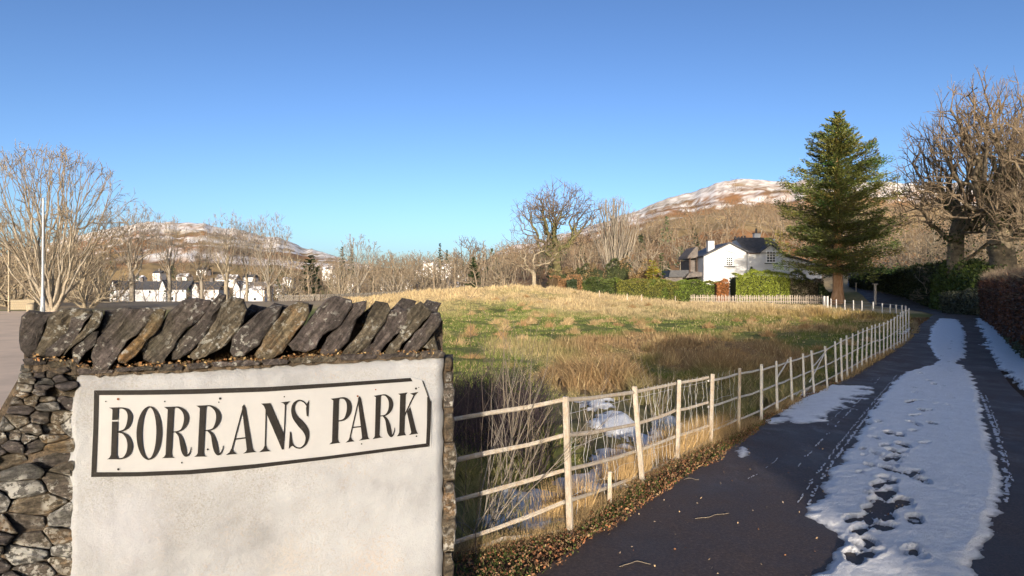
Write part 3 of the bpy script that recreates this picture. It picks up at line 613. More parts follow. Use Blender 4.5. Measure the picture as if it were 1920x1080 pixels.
# ------------------------------------------------------------------ conifers
def conifer(u, top, d, wpx, label, seed, base_f=.16, nbr=230, colr=(.06, .078, .022), trunk_r=.5, prof=None, name='conifer_tree', spray=60, rise=0.0, bark='bark_red', sz=.42):
    rg = np.random.RandomState(seed); x = (u - 960) / F * d; z = gz(x, d); H = EYE + (540 - top) / F * d - z; W = wpx / F * d / 2
    o = thing(name, label, 'conifer', (x, d, z - .05))
    n = 14; hs = np.linspace(0, H * .97, n + 1); off = np.cumsum(rg.normal(size=(n + 1, 2)) * .03, 0); off -= off[0]
    rad = trunk_r * (1 - hs / H) ** .8 + .02; rad[0] *= 1.55
    tubes('trunk', [(off[i, 0], off[i, 1], hs[i], off[i + 1, 0], off[i + 1, 1], hs[i + 1], rad[i], rad[i + 1]) for i in range(n)], M[bark], o, 10)
    br = []; C = []; D = []; S_ = []; Cc = []
    for k in range(nbr):
        f = base_f + (1 - base_f) * (k / nbr) ** .92; hh = f * H; hh = min(H * .985, hh + .5 * math.sin(hh * 4.2) * (1 - f) + rg.normal() * .15)
        g = (f - base_f) / (1 - base_f)
        L = W * (prof(g) if prof else (1 - g) ** .8) * rg.uniform(.55, 1.22); L = max(L, .25)
        a = k * 2.399 + rg.uniform(-.4, .4); droop = rg.uniform(-.12, .22) + rise * (g - .2); steps = 4
        p = np.array([0, 0, hh]); q = np.array([math.cos(a), math.sin(a), droop + .15]); tone = rg.uniform(.65, 1.3)
        for i in range(steps):
            q2 = q + np.array([0, 0, -.07 + .06 * i]); p2 = p + q2 / np.linalg.norm(q2) * L / steps
            r = .07 * trunk_r / .5 * (1 - i / steps) * (1 - g * .6) + .01; br.append((*p, *p2, r, r * .75))
            ns = int(spray * (L / W) * (.5 + .25 * i)) + 3; tt = rg.rand(ns)[:, None]
            side = np.cross(q2, [0, 0, 1]); side /= np.linalg.norm(side)
            sd2 = rg.normal(size=(ns, 1)); wdt = L * .195 * (1 - .12 * i)
            pts = p * (1 - tt) + p2 * tt + side * sd2 * wdt * .7 + np.array([[0, 0, 1]]) * (rg.normal(size=(ns, 1)) * L * .035 - np.abs(sd2) * L * .02)
            C.append(pts); D.append(np.repeat((q2 / np.linalg.norm(q2))[None], ns, 0) + side * np.sign(sd2) * .6); S_.append(rg.uniform(.5, 1.2, ns) * sz)
            Cc.append(np.array(colr) * tone * rg.uniform(.6, 1.5, ns)[:, None] * np.array([1 + .15 * rg.normal(), 1, 1]))
            p = p2; q = q2
    tubes('branch', br, M['bark_dark'], o, 3)['kind'] = 'stuff'
    quads('foliage', np.concatenate(C), np.concatenate(S_), M['leaf'], o, np.concatenate(Cc), .30, 0, rg, np.concatenate(D))
    return o
conifer(1570, 208, 66, 215, 'tall dark green conifer with thick reddish trunk beside the white cottage', 5, .15, 320, (.115, .13, .032), .54,
        lambda g: np.interp(g, [0, .12, .3, .45, .6, .75, .9, 1], [.80, 1.0, 1.0, .93, .70, .52, .24, .03]), spray=120, rise=.5, sz=.33)
conifer(888, 482, 92, 34, 'small dark conifer standing at the crest of the field', 6, .03, 90, (.04, .06, .022), .15, None, spray=40, sz=.35, bark='bark_dark')
conifer(583, 478, 110, 40, 'dark rounded evergreen among the bare trees over the slates', 8, .04, 90, (.035, .055, .02), .2, lambda g: math.sqrt(max(0, 1 - (2 * g - .9) ** 2 * .8)) * (1 - .2 * g), spray=40, sz=.4, bark='bark_dark')
conifer(825, 455, 330, 15, 'distant pointed conifer on the wooded knoll', 9, .05, 60, (.035, .055, .03), .4, None, spray=18, sz=1.2, bark='bark_dark')
conifer(838, 468, 335, 12, 'shorter distant conifer right of the pointed one on the knoll', 10, .05, 50, (.035, .055, .03), .3, None, spray=18, sz=1.2, bark='bark_dark')
conifer(642, 462, 300, 22, 'dark distant pine left of the forked bare tree', 13, .2, 50, (.035, .055, .03), .4, None, spray=18, sz=1.2, bark='bark_dark')
conifer(660, 458, 305, 18, 'dark distant pine behind the forked bare tree', 14, .2, 50, (.035, .055, .03), .4, None, spray=18, sz=1.2, bark='bark_dark')
conifer(1240, 474, 78, 20, 'narrow dark green cypress between the yellow conifer and cottage', 11, .02, 90, (.05, .085, .02), .1, lambda g: math.sin(min(1, g * 1.1 + .25) * math.pi) ** .6 if g < .9 else .2, spray=40, sz=.22, bark='bark_dark')
conifer(1224, 488, 77, 34, 'golden yellow bushy conifer behind the laurel hedge', 12, .02, 100, (.30, .26, .04), .1, lambda g: .35 + .65 * math.sin(min(1, 1 - g) * 2.2), spray=45, sz=.22, bark='bark_dark')

# ------------------------------------------------------------------ hedges and shrubs
def hedge(u0, u1, d0, d1, top0, top1, depth, label, colr, n, name='laurel_hedge', cat='hedge', sz=.16, seed=0, var=.5, top_var=.15, colr2=None, core=(.02, .025, .01), mat='leaf', bulge=.12, twigs=0):
    """hedge between two pixel columns at given distances; tops given in px"""
    rg = np.random.RandomState(seed + 100)
    A = P(u0, 540, d0); B = P(u1, 540, d1); A.z = gz(A.x, A.y); B.z = gz(B.x, B.y); hA = EYE + (540 - top0) / F * d0 - A.z; hB = EYE + (540 - top1) / F * d1 - B.z
    ax = Vector((B.x - A.x, B.y - A.y, 0)); L = ax.length; ax.normalize(); nr = Vector((-ax.y, ax.x, 0))
    o = thing(name, label, cat, (A.x, A.y, A.z))
    t = rg.rand(n); topn = 1 + top_var * (fbm(t * L / 1.2 + seed, t * 0 + seed, 3) - .5) * 2
    H = (hA + (hB - hA) * t) * topn; zb = ground(A.x + ax.x * L * t, A.y + ax.y * L * t) - A.z; face = rg.rand(n)
    pf = 1 / (1 + depth / max(hA, hB) * .7 + .25)
    s = np.where(face < pf, 0.0, np.where(face < pf + .15, 1.0, rg.rand(n))) ; hz = np.where(face < pf + .15, rg.rand(n) ** .9, 1.0)
    bl = bulge * (fbm(t * L / .8 + 3, hz * 2.5 + seed, 3) - .5) * 2
    rnd = .12 * np.where(hz > .85, (hz - .85) / .15, 0)
    dd = s * depth + np.where(s < .5, bl + rnd * depth, -bl - rnd * depth) + rg.normal(size=n) * .05
    C = np.stack([ax.x * L * t + nr.x * dd, ax.y * L * t + nr.y * dd, zb + hz * H + rg.normal(size=n) * .06 * sz / .16], 1)
    c = np.array(colr) * (1 - var + 2 * var * rg.rand(n)[:, None]) * (.7 + .6 * fbm(t * L / .9, hz * 3, 3)[:, None])
    if colr2 is not None:
        q = sstep(.47, .58, fbm(t * L / 1.5 + 31, hz * 2 + seed, 3))[:, None]; c = c * (1 - q) + np.array(colr2) * (1 - var + 2 * var * rg.rand(n)[:, None]) * q
    quads('foliage', C, sz * (.6 + .8 * rg.rand(n)), M[mat], o, c, .55, .1, rg)
    # inner mass of stems
    m_ = simple('hedge_core', core, tuple(k * 1.6 for k in core), 5, .95, 0)
    bm = bmesh.new(); k_ = max(2, int(L / 1.5)); rows = []
    for i in range(k_ + 1):
        f = i / k_; hh = (hA + (hB - hA) * f) * .88 * (1 + top_var * (float(fbm(f * L / 1.2 + seed, seed, 3)) - .5) * 2); z0 = float(ground(A.x + ax.x * L * f, A.y + ax.y * L * f)) - A.z
        ins = min(.14, depth * .2); pts = []
        for q, zz in ((ins, -.1), (ins, hh * .85), (depth * .35, hh), (depth * .65, hh), (depth - ins, hh * .85), (depth - ins, -.1)):
            pts.append(bm.verts.new((ax.x * L * f + nr.x * q, ax.y * L * f + nr.y * q, z0 + zz)))
        rows.append(pts)
    for i in range(k_):
        for j in range(6): bm.faces.new((rows[i][j], rows[i + 1][j], rows[i + 1][(j + 1) % 6], rows[i][(j + 1) % 6]))
    bm.faces.new(rows[0]); bm.faces.new(rows[-1][::-1]); bmobj('stem_mass', bm, m_, o)
    if twigs:
        tt = rg.rand(twigs); x_ = ax.x * L * tt; y_ = ax.y * L * tt; z_ = ground(A.x + x_, A.y + y_) - A.z; h_ = (hA + (hB - hA) * tt)
        f2 = rg.uniform(.5, 1.0, twigs); a0 = np.stack([x_ + nr.x * .1, y_ + nr.y * .1, z_ + h_ * f2], 1); a1 = a0 + np.stack([rg.normal(size=twigs) * .15, rg.normal(size=twigs) * .15, rg.uniform(.1, .35, twigs) * (f2 > .8) + .05], 1)
        tubes('twigs', np.column_stack([a0, a1, np.full(twigs, .007), np.full(twigs, .005)]), M['twig_brown'], o, 3)
    return o
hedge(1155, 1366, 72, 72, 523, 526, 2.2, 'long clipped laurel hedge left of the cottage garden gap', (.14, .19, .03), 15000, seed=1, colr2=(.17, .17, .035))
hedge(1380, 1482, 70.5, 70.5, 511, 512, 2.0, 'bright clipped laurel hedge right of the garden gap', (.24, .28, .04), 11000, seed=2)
hedge(1482, 1545, 70.3, 69.5, 510, 517, 1.8, 'looser greyish green shrub hedge between the laurel and the conifer trunk', (.12, .13, .035), 5000, seed=3, top_var=.35, colr2=(.17, .14, .09), name='shrub_hedge')
hedge(1536, 1568, 68.2, 67.6, 537, 545, 1.3, 'low green shrub at the foot of the conifer trunk', (.06, .085, .025), 2500, seed=4, top_var=.5, name='garden_shrub', cat='shrub')
hedge(1090, 1158, 74, 72.5, 521, 525, 2.2, 'dark evergreen shrub joining the left end of the long laurel hedge', (.055, .08, .02), 5200, seed=5, top_var=.4, name='evergreen_shrub', cat='shrub', colr2=(.10, .13, .03))
hedge(1046, 1092, 72, 74, 516, 520, 2.0, 'rust coloured rounded bush at the top of the field', (.26, .15, .07), 3800, seed=6, top_var=.5, name='rust_bush', cat='shrub', core=(.06, .04, .02))
hedge(1063, 1082, 70, 70, 530, 528, 1.0, 'small dark green shrub in front of the rust coloured bush', (.04, .06, .025), 1500, seed=7, top_var=.5, name='dark_shrub', cat='shrub')
hedge(1344, 1367, 71.2, 71.2, 531, 533, 1.2, 'orange leaved bush at the right end of the long laurel hedge', (.36, .15, .05), 2200, seed=8, top_var=.3, name='orange_bush', cat='shrub', core=(.08, .04, .02))
hedge(1030, 1180, 84, 84, 506, 500, 2.5, 'green undergrowth behind the rust coloured bush', (.07, .085, .028), 5200, seed=9, top_var=.6, name='undergrowth', cat='shrub', sz=.22, colr2=(.2, .14, .07))
hedge(1180, 1250, 80, 80, 500, 508, 2.0, 'brown leafy bush left of the yellow conifer', (.24, .16, .07), 3600, seed=10, top_var=.6, name='brown_bush', cat='shrub', core=(.06, .04, .02))
hedge(1593, 1700, 78, 62, 520, 500, 3.0, 'dark evergreen hedge along the far bend of the lane', (.035, .045, .016), 10000, seed=11, top_var=.2, name='evergreen_hedge', sz=.24)
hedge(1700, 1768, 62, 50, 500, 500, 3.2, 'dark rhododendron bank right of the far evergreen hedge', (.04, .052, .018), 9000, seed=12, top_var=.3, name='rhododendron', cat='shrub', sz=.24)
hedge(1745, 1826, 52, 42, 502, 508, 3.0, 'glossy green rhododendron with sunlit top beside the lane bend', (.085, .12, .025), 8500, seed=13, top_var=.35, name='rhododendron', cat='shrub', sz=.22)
hedge(1762, 1838, 44, 38.5, 552, 552, 1.6, 'low grey green shrub at the foot of the rhododendrons', (.085, .09, .055), 3600, seed=14, top_var=.4, name='low_shrub', cat='shrub', sz=.15)
hedge(1838, 1925, 37, 17.0, 520, 515, 2.2, 'brown leaved beech hedge along the right verge', (.17, .07, .035), 30000, seed=15, top_var=.10, name='beech_hedge', sz=.10, core=(.035, .018, .012), twigs=2500, colr2=(.10, .045, .025))
hedge(1925, 2250, 17.0, 9.5, 515, 470, 2.0, 'brown beech hedge continuing outside the right frame edge', (.17, .07, .035), 7000, seed=16, top_var=.10, name='beech_hedge', sz=.12, core=(.035, .018, .012))
# unseen evergreen belt behind the viewpoint, shaped to cast shade over lane and field
def belt():
    rg = np.random.RandomState(5); o = thing('shade_belt', 'unseen tall evergreen belt behind the viewpoint, shaped to shade lane and field', 'trees', (2.2, -22, 0))
    n = 72000; X0 = .55; t_ = rg.rand(n) ** 1.5; x = t_ * 42
    top = np.interp(x, [0, .4, 1.4, 6.2, 11.8, 17.8, 25.8, 30.8, 42], [6.2, 7.0, 7.6, 8.6, 9.7, 11.1, 13.8, 17.0, 17.3]) * (1 + .10 * (fbm(x / 1.4, x * 0, 3) - .5) * 2)
    z = top * (1 - rg.rand(n) ** 1.15); y = rg.normal(size=n) * .7
    x = np.maximum(x, .12 * (fbm(z * 2, z * 0, 2)) * 2)
    C = np.stack([x, y, z], 1); sz_ = .36 + .16 * t_; c = np.array([.045, .06, .02]) * (.5 + rg.rand(n)[:, None])
    quads('foliage', C, sz_ * (.6 + .8 * rg.rand(n)), M['leaf'], o, c, .7, 0, rg)
    for k in range(1, 42, 3): tubes('trunk', [(k, 0, 0, k + .2, 0, 3 + k * .15, .2, .1)], M['bark_dark'], o, 6)
belt()

# ------------------------------------------------------------------ white park fence
M['iron'] = simple('iron', (.74, .71, .66), (.80, .78, .74), 14, .6, .4, .003)
m, t, b = nodemat('peeling_paint'); co = objco(t); n = noise(t, co, 20, 9, .85, (1, 1, .5))
c = ramp(t, n, [(.30, (.16, .09, .05)), (.40, (.34, .26, .18)), (.50, (.34, .30, .24)), (.62, (.45, .41, .35))]); t.links.new(c, b.inputs['Base Color']); b.inputs['Roughness'].default_value = .75; bump(t, b, n, .5, .004); M['peel'] = m
m, t, b = nodemat('white_paint'); co = objco(t); n = noise(t, co, 16, 8, .8)
c = ramp(t, n, [(.30, (.30, .24, .19)), (.40, (.38, .36, .32)), (.6, (.54, .52, .48))]); t.links.new(c, b.inputs['Base Color']); b.inputs['Roughness'].default_value = .6; bump(t, b, n, .4, .003); M['white_paint'] = m
M['wire'] = simple('wire', (.40, .39, .37), (.58, .56, .52), 30, .6, 0)
fence = thing('white_fence', 'long white post and rail park fence bordering the lane and field', 'fence', (0, 0, 0))
# post: x pixel, top y, base y (near side), width
posts = [(1065, 744, 1002, .052, -6), (1197, 725, 902, .054, -13), (1272, 712, 863, .05, 4), (1334.5, 701, 830, .05, 4), (1386, 690, 804, .045, 3), (1428, 683, 784, .045, 0), (1456.5, 677, 767, .045, -3), (1484, 670, 745, .045, -5),
         (1507, 663, 731, .045, -5), (1524, 657, 726, .045, -9), (1549, 649, 715, .045, -9), (1567, 640, 701, .045, -6), (1577.5, 634, 692, .045, -4), (1588, 629, 686, .045, -3), (1598, 625, 680, .045, 3), (1608, 620, 674, .045, 4), (1617, 616, 669, .045, 4), (1625, 613, 664, .045, 4), (1634, 610, 660, .045, 3),
         (1641, 608, 654, .045, 0), (1649.5, 606, 649, .045, -2), (1657, 604, 645, .045, 0), (1664, 601, 641, .045, 2), (1670.5, 598, 636, .045, 0), (1676.5, 594, 631, .045, 1), (1682.5, 590, 626, .045, 0), (1688, 586, 621, .045, 1), (1693, 583, 616, .045, 0), (1698.5, 580, 611, .045, 0), (1704, 577.5, 607, .045, 1)]
tops = []; bases = []
def gp_on_fence(u):
    lo, hi = 4.06, 53.0
    for _ in range(40):
        m_ = (lo + hi) / 2
        if 960 + F * float(fence_x(m_)) / m_ < u: lo = m_
        else: hi = m_
    return lo
for (u, vt, vb, wd, lean) in posts:
    d = gp_on_fence(u); x = (u - 960) / F * d; z0 = gz(x, d); z1 = EYE + (540 - vt) / F * d
    bm = bmesh.new(); H = z1 - z0 + .12; addbox(bm, (0, 0, H / 2 - .12), (wd * .85, wd * .7, H), 0, .92, .003)
    bmesh.ops.bevel(bm, geom=list(bm.edges), offset=.005, segments=1, affect='EDGES')
    for v in bm.verts: v.co.x += (v.co.z - H * .45) * math.tan(R(lean)) * .35
    o = bmobj('post', bm, M['white_paint' if u > 1400 else 'peel'], fence); o.location = (x, d, z0); o.rotation_euler.z = R(-30)
    tops.append((x, d, z0, z1)); bases.append(d)
def rail_seg(a, b_, r, mat, name='rail'):
    a = Vector(a); b_ = Vector(b_); n = 3; pts = [a.lerp(b_, i / n) + Vector((0, 0, -.008 * math.sin(math.pi * i / n) * random.uniform(0, 1.6))) for i in range(n + 1)]
    bm = bmesh.new(); rings = []
    dr = (b_ - a).normalized(); sd_ = dr.cross(Vector((0, 0, 1))).normalized()
    for i, p in enumerate(pts):
        j = random.uniform(.9, 1.1); rr = []
        for k in range(6):
            an = 2 * math.pi * k / 6 + .5; rr.append(bm.verts.new(p + sd_ * math.cos(an) * r * .7 * j + Vector((0, 0, 1)) * math.sin(an) * r * j))
        rings.append(rr)
    for i in range(n):
        for k in range(6): bm.faces.new((rings[i][k], rings[i][(k + 1) % 6], rings[i + 1][(k + 1) % 6], rings[i + 1][k]))
    bm.faces.new(rings[0][::-1]); bm.faces.new(rings[-1]); return bmobj(name, bm, mat, fence, smooth=False)
start = (-.40, 4.06, gz(-.4, 4.06), EYE + (540 - 789) / F * 4.06)
off = Vector((-.035, .02, 0))
def at_d(u, v, d): return P(u, v, d)
rails_px = [  # five near rails traced bay by bay (pixel heights at fence posts)
    [(856, 788), (1065, 751), (1197, 736), (1272, 720), (1334.5, 708)],
    [(856, 866), (1065, 818), (1197, 797), (1272, 771), (1334.5, 755)],
    [(856, 942), (1065, 884), (1197, 848), (1272, 820), (1334.5, 799)],
    [(856, 1021), (1065, 944), (1197, 897), (1272, 861), (1334.5, 828)],
    [(852, 1048), (955, 1012), (1065, 998), (1142, 956), (1182, 933)]]
for ri, line in enumerate(rails_px):
    for (u0, v0), (u1, v1) in zip(line[:-1], line[1:]):
        d0 = 4.06 if u0 < 900 else gp_on_fence(u0); d1 = gp_on_fence(u1)
        rail_seg(P(u0, v0, d0) + off, P(u1, v1, d1) + off, .0165, M['peel'])
rail_seg(P(700, 806, 3.9) + off, P(856, 788, 4.06) + off, .02, M['peel'])
for i in range(3, len(tops) - 1):
    a, b_ = tops[i], tops[i + 1]
    for k, f in enumerate((.90, .54, .20) if i < 20 else (.92, .5, .15)):
        if k == 2 and i > 26: continue
        rail_seg(Vector((a[0], a[1], a[2] + (a[3] - a[2]) * f)) + off, Vector((b_[0], b_[1], b_[2] + (b_[3] - b_[2]) * f)) + off, .0145, M['white_paint'])
# short broken stake and diagonal braces
d = gp_on_fence(1142); x = (1142 - 960) / F * d; bm = bmesh.new(); z0 = gz(x, d); z1 = EYE + (540 - 882) / F * d
addbox(bm, (0, 0, (z1 - z0) / 2 - .05), (.042, .035, z1 - z0 + .1), 0, .75, .003); o = bmobj('stake', bm, M['peel'], fence); o.location = (x, d - .02, z0)
for (ua, va, ub, vb) in ((1457, 712, 1480, 674), (1520, 716, 1552, 654), (1524, 690, 1549, 660)):
    rail_seg(P(ua, va, gp_on_fence(ua)) + off * .4, P(ub, vb, gp_on_fence(ub)) + off * .4, .014, M['white_paint'], 'brace')
# crumpled stock netting tied to the rails
rg = random.Random(9); S = []
for (ua, ub, nv) in ((1072, 1192, 12), (1203, 1268, 13), (1277, 1331, 9), (1340, 1384, 5)):
    da, db = gp_on_fence(ua), gp_on_fence(ub); n = nv; cols_ = []
    for i in range(n):
        f = i / (n - 1); x = (ua + (ub - ua) * f - 960) / F * (da + (db - da) * f); y = da + (db - da) * f; x = (960 + (ua + (ub - ua) * f - 960) - 960) / F * y
        z0 = gz(x, y) + .05; z1 = EYE + (540 - (752 + (700 - 752) * ((ua + (ub - ua) * f) - 1065) / 270)) / F * y - .02; pts = []
        dx = 0
        for k in range(11):
            dx += rg.uniform(-.022, .022); dx *= .85; pts.append(Vector((x + dx - .03, y + .03 + rg.uniform(-.02, .02), z1 + (z0 - z1) * k / 10)))
        cols_.append(pts)
        for k in range(10): S.append((*pts[k], *pts[k + 1], .0024, .0024))
    for k in (1, 4, 8):
        for i in range(n - 1): S.append((*cols_[i][k], *cols_[i + 1][k], .0022, .0022))
    tubes('wire_netting', S, M['wire'], fence, 3); S = []

# field-side fence from the bend back to the gate posts
f2 = thing('post_fence', 'thin pale post fence between field and lawn running to the gate posts', 'fence', (0, 0, 0))
prev = None
for (u, vt, vb) in [(1558, 560, 579), (1568, 561, 580), (1584, 562, 582), (1600, 563, 584), (1616, 564, 586), (1637, 566, 588), (1654, 569, 589), (1669, 571, 590), (1680, 573, 591), (1691, 575, 593), (1698, 576, 596)]:
    d = 53.6 - (u - 1550) * .105 if u < 1640 else 44.2 - (u - 1637) * .13
    x = (u - 960) / F * d; z = gz(x, d); zt = max(EYE + (540 - vt) / F * d, z + .75)
    boxobj('post', (x, d, (z + zt) / 2 - .05), (.07, .06, zt - z + .1), M['white_paint'], f2)
    if prev: tubes('wire', [(*(prev[0], prev[1], prev[2] + q), x, d, z + q * 1, .008, .008) for q in (.25, .5, .72)], M['wire'], f2, 3)
    prev = (x, d, z)
for u, lb in ((1545, 'left'), (1551, 'right')):
    d = 54; x = (u - 960) / F * d; z = gz(x, d)
    o = boxobj('gate_post', (x, d, z + .5), (.16, .16, 1.15), M['white_paint']); tag(o, lb + ' one of the two stout white gate posts where picket fence meets post fence', 'gate post', 'stout white gate posts')
# ------------------------------------------------------------------ picket fence
pk = thing('picket_fence', 'low weathered picket fence in front of the clipped laurel hedges', 'fence', (0, 0, 0))
M['picket'] = simple('picket', (.36, .29, .22), (.56, .49, .41), .8, .9, 0)
src = None; D = 68.0; u = 1296.0
while u < 1552:
    x = (u - 960) / F * D; z = gz(x, D) + .06
    if src is None:
        bm = bmesh.new(); addbox(bm, (0, 0, .44), (.075, .025, .88)); addbox(bm, (0, 0, .91), (.075, .025, .06), 0, .3); src = bmobj('picket', bm, M['picket'], pk); o = src
    else:
        o = bpy.data.objects.new('picket', src.data); col.objects.link(o); o.parent = pk
    o.location = (x, D, z); o.rotation_euler = (0, R(random.uniform(-3, 3)), 0); o.scale = (1, 1, random.uniform(.93, 1.08)); u += 3.3 + random.uniform(-.3, .3)
for zz in (.28, .68):
    n = 8
    for i in range(n):
        xa = (1294 + 258 * i / n - 960) / F * D; xb = (1294 + 258 * (i + 1) / n - 960) / F * D
        tubes('rail', [(xa, D + .045, gz(xa, D) + zz, xb, D + .045, gz(xb, D) + zz, .03, .03)], M['picket'], pk, 4)
for i, (u, vb) in enumerate([(1124, 560), (1176, 566), (1203, 567), (1266, 568)]):
    x, d = gp(u, vb); z = gz(x, d); o = boxobj('stake', (x, d, z + .35), (.07, .07, .8), M['picket'])
    tag(o, ['short wooden stake at the field top left of the laurel hedge', 'first short stake in the dry grass before the laurel hedge', 'second short stake in the dry grass before the laurel hedge', 'short stake nearest the picket fence end'][i], 'stake')

# ------------------------------------------------------------------ sign wall
WA = np.array([-1.265, 1.75]); WB = np.array([-.257, 2.3]); WD = (WB - WA) / np.linalg.norm(WB - WA); WN = np.array([WD[1], -WD[0]])
def wallpt(u, v, off=0.0):
    a = WA + WN * off; k = (u - 960) / F; # a + s*WD = (k d, d)
    s = (k * a[1] - a[0]) / (WD[0] - k * WD[1]); d = a[1] + s * WD[1]
    return Vector((k * d, d, EYE + (540 - v) / F * d))
def back(p, depth): return p + Vector((-WN[0], -WN[1], 0)) * depth
def stonemat(name, c1, c2, lich=.72, ls=(.42, .42, .38), sc_=9, rust=None, stretch=(1, 1, 1)):
    m, t, b = nodemat(name); co = objco(t); lam = name.startswith('slate')
    ca, sa = (.62, .78) if lam else (1.0, .06)
    def dot(v):
        n_ = t.nodes.new('ShaderNodeVectorMath'); n_.operation = 'DOT_PRODUCT'; t.links.new(co, n_.inputs[0]); n_.inputs[1].default_value = v; return n_.outputs['Value']
    cb = t.nodes.new('ShaderNodeCombineXYZ'); t.links.new(dot((WD[0] * ca * 9, WD[1] * ca * 9, sa * 9)), cb.inputs[0]); t.links.new(dot((WD[0] * sa * 75, WD[1] * sa * 75, -ca * 75)), cb.inputs[1]); t.links.new(dot((WN[0] * 9, WN[1] * 9, 0)), cb.inputs[2])
    lamn = noise(t, cb.outputs[0], 1.0, 7, .7)
    n = noise(t, co, sc_, 8, .72, stretch); c = ramp(t, n, [(.32, c1), (.62, c2)])
    if rust: c = mix(t, ramp(t, noise(t, co, 7, 5, .7), [(.48, 0.0), (.62, .85)]), c, rust)
    g = noise(t, co, 3.5, 4, .6); c = mix(t, ramp(t, g, [(.55, 0.0), (.72, .5)]), c, (.10, .095, .05))
    c = mix(t, 1.0, c, ramp(t, noise(t, co, 75, 6, .8, stretch), [(.36, .45), (.5, 1.0), (.66, 1.75)]), 'MULTIPLY')
    c = mix(t, 1.0, c, ramp(t, lamn, [(.34, .5), (.5, 1.0), (.64, 1.7)]), 'MULTIPLY')
    l = noise(t, co, 55, 5, .65); l2 = noise(t, co, 9, 3, .6)
    mm = t.nodes.new('ShaderNodeMath'); mm.operation = 'MULTIPLY'; t.links.new(ramp(t, l, [(lich - .12, 0.0), (lich - .06, 1.0)]), mm.inputs[0]); t.links.new(ramp(t, l2, [(.45, 0.0), (.6, 1.0)]), mm.inputs[1])
    c = mix(t, mm.outputs[0], c, ls); t.links.new(c, b.inputs['Base Color']); b.inputs['Roughness'].default_value = .8; b.inputs['Specular IOR Level'].default_value = .35
    bump(t, b, mix(t, .55, noise(t, co, 34, 10, .82, stretch), lamn), 1.0, .05); return m
SM = [stonemat('slate_dark', (.034, .029, .027), (.085, .072, .065), .68), stonemat('slate_purple', (.045, .037, .034), (.105, .087, .08), .68), stonemat('slate_olive', (.05, .043, .031), (.12, .10, .07), .66), stonemat('slate_rusty', (.07, .055, .035), (.155, .125, .078), .66, rust=(.21, .115, .045))]
RM = [stonemat('rubble_a', (.05, .043, .037), (.13, .11, .09), .62, (.50, .49, .45)), stonemat('rubble_b', (.05, .042, .032), (.155, .125, .085), .61, (.52, .50, .44), rust=(.20, .12, .06)), stonemat('rubble_c', (.05, .05, .047), (.15, .145, .135), .60, (.55, .55, .52)), stonemat('rubble_d', (.045, .04, .04), (.10, .085, .08), .68)]
M['mortar'] = simple('mortar', (.045, .036, .027), (.13, .10, .07), 30, .95, .8, .02)
wall = thing('stone_wall', 'rendered slate stone wall end with leaning cope stones carrying the name sign', 'wall', (0, 0, 0))
def slab(poly, off0, depth, mat, name, parent=wall, dome=.015, jit=.004, lean=(1, 0)):
    """front face polygon (wall-plane pixels) -> thick irregular stone"""
    pts = [];n = len(poly)
    for i in range(n):
        a = Vector(poly[i]); b_ = Vector(poly[(i + 1) % n]); k = max(1, int((b_ - a).length / 11))
        for j in range(k):
            q = a.lerp(b_, j / k); 
            if j: q = q + Vector((random.uniform(-1, 1), random.uniform(-1, 1))) * min(2.2, (b_ - a).length * .05)
            pts.append(q)
    if name == 'cope_stone':
        c = sum(pts, Vector((0, 0))) / len(pts); q_ = Vector((.78, .62)); pts = [p + q_ * ((p - c).dot(q_) * .13) + Vector((random.uniform(-1, 1), random.uniform(-1, 1))) * .8 for p in pts]
    c = sum(pts, Vector((0, 0))) / len(pts); rings = []
    bm = bmesh.new(); sd0 = random.uniform(0, 99); lx, ly = lean
    def rough(q): a_ = (q.x * lx + q.y * ly); b2 = (-q.x * ly + q.y * lx); return (float(fbm(a_ / 60. + sd0, b2 / 13. + sd0, 4)) - .5) * 2
    for (sc_, o_, jj) in ((.25, dome, 1.0), (.5, dome, 1.0), (.72, dome * .92, 1.0), (.88, dome * .7, 1.0), (.97, dome * .2, .7), (1.0, -.015, .4), (1.0, -depth * .5, .3), (.93, -depth, .3)):
        rings.append([bm.verts.new(wallpt(*(c + (p - c) * sc_), off0 + o_ + rough(c + (p - c) * sc_) * jit * 2.2 * jj)) for p in pts])
    cv = bm.verts.new(wallpt(c.x, c.y, off0 + dome + rough(c) * jit * 2.2)); k = len(pts)
    for i in range(k): bm.faces.new((cv, rings[0][i], rings[0][(i + 1) % k]))
    for a, b_ in zip(rings[:-1], rings[1:]):
        for i in range(k): bm.faces.new((a[i], b_[i], b_[(i + 1) % k], a[(i + 1) % k]))
    bm.faces.new(rings[-1][::-1])
    return bmobj(name, bm, mat, parent)
c1 = lambda P_: [(x / 4, 520 + y / 4) for x, y in P_]
c2 = lambda P_: [(440 + x / 4, 520 + y / 4) for x, y in P_]
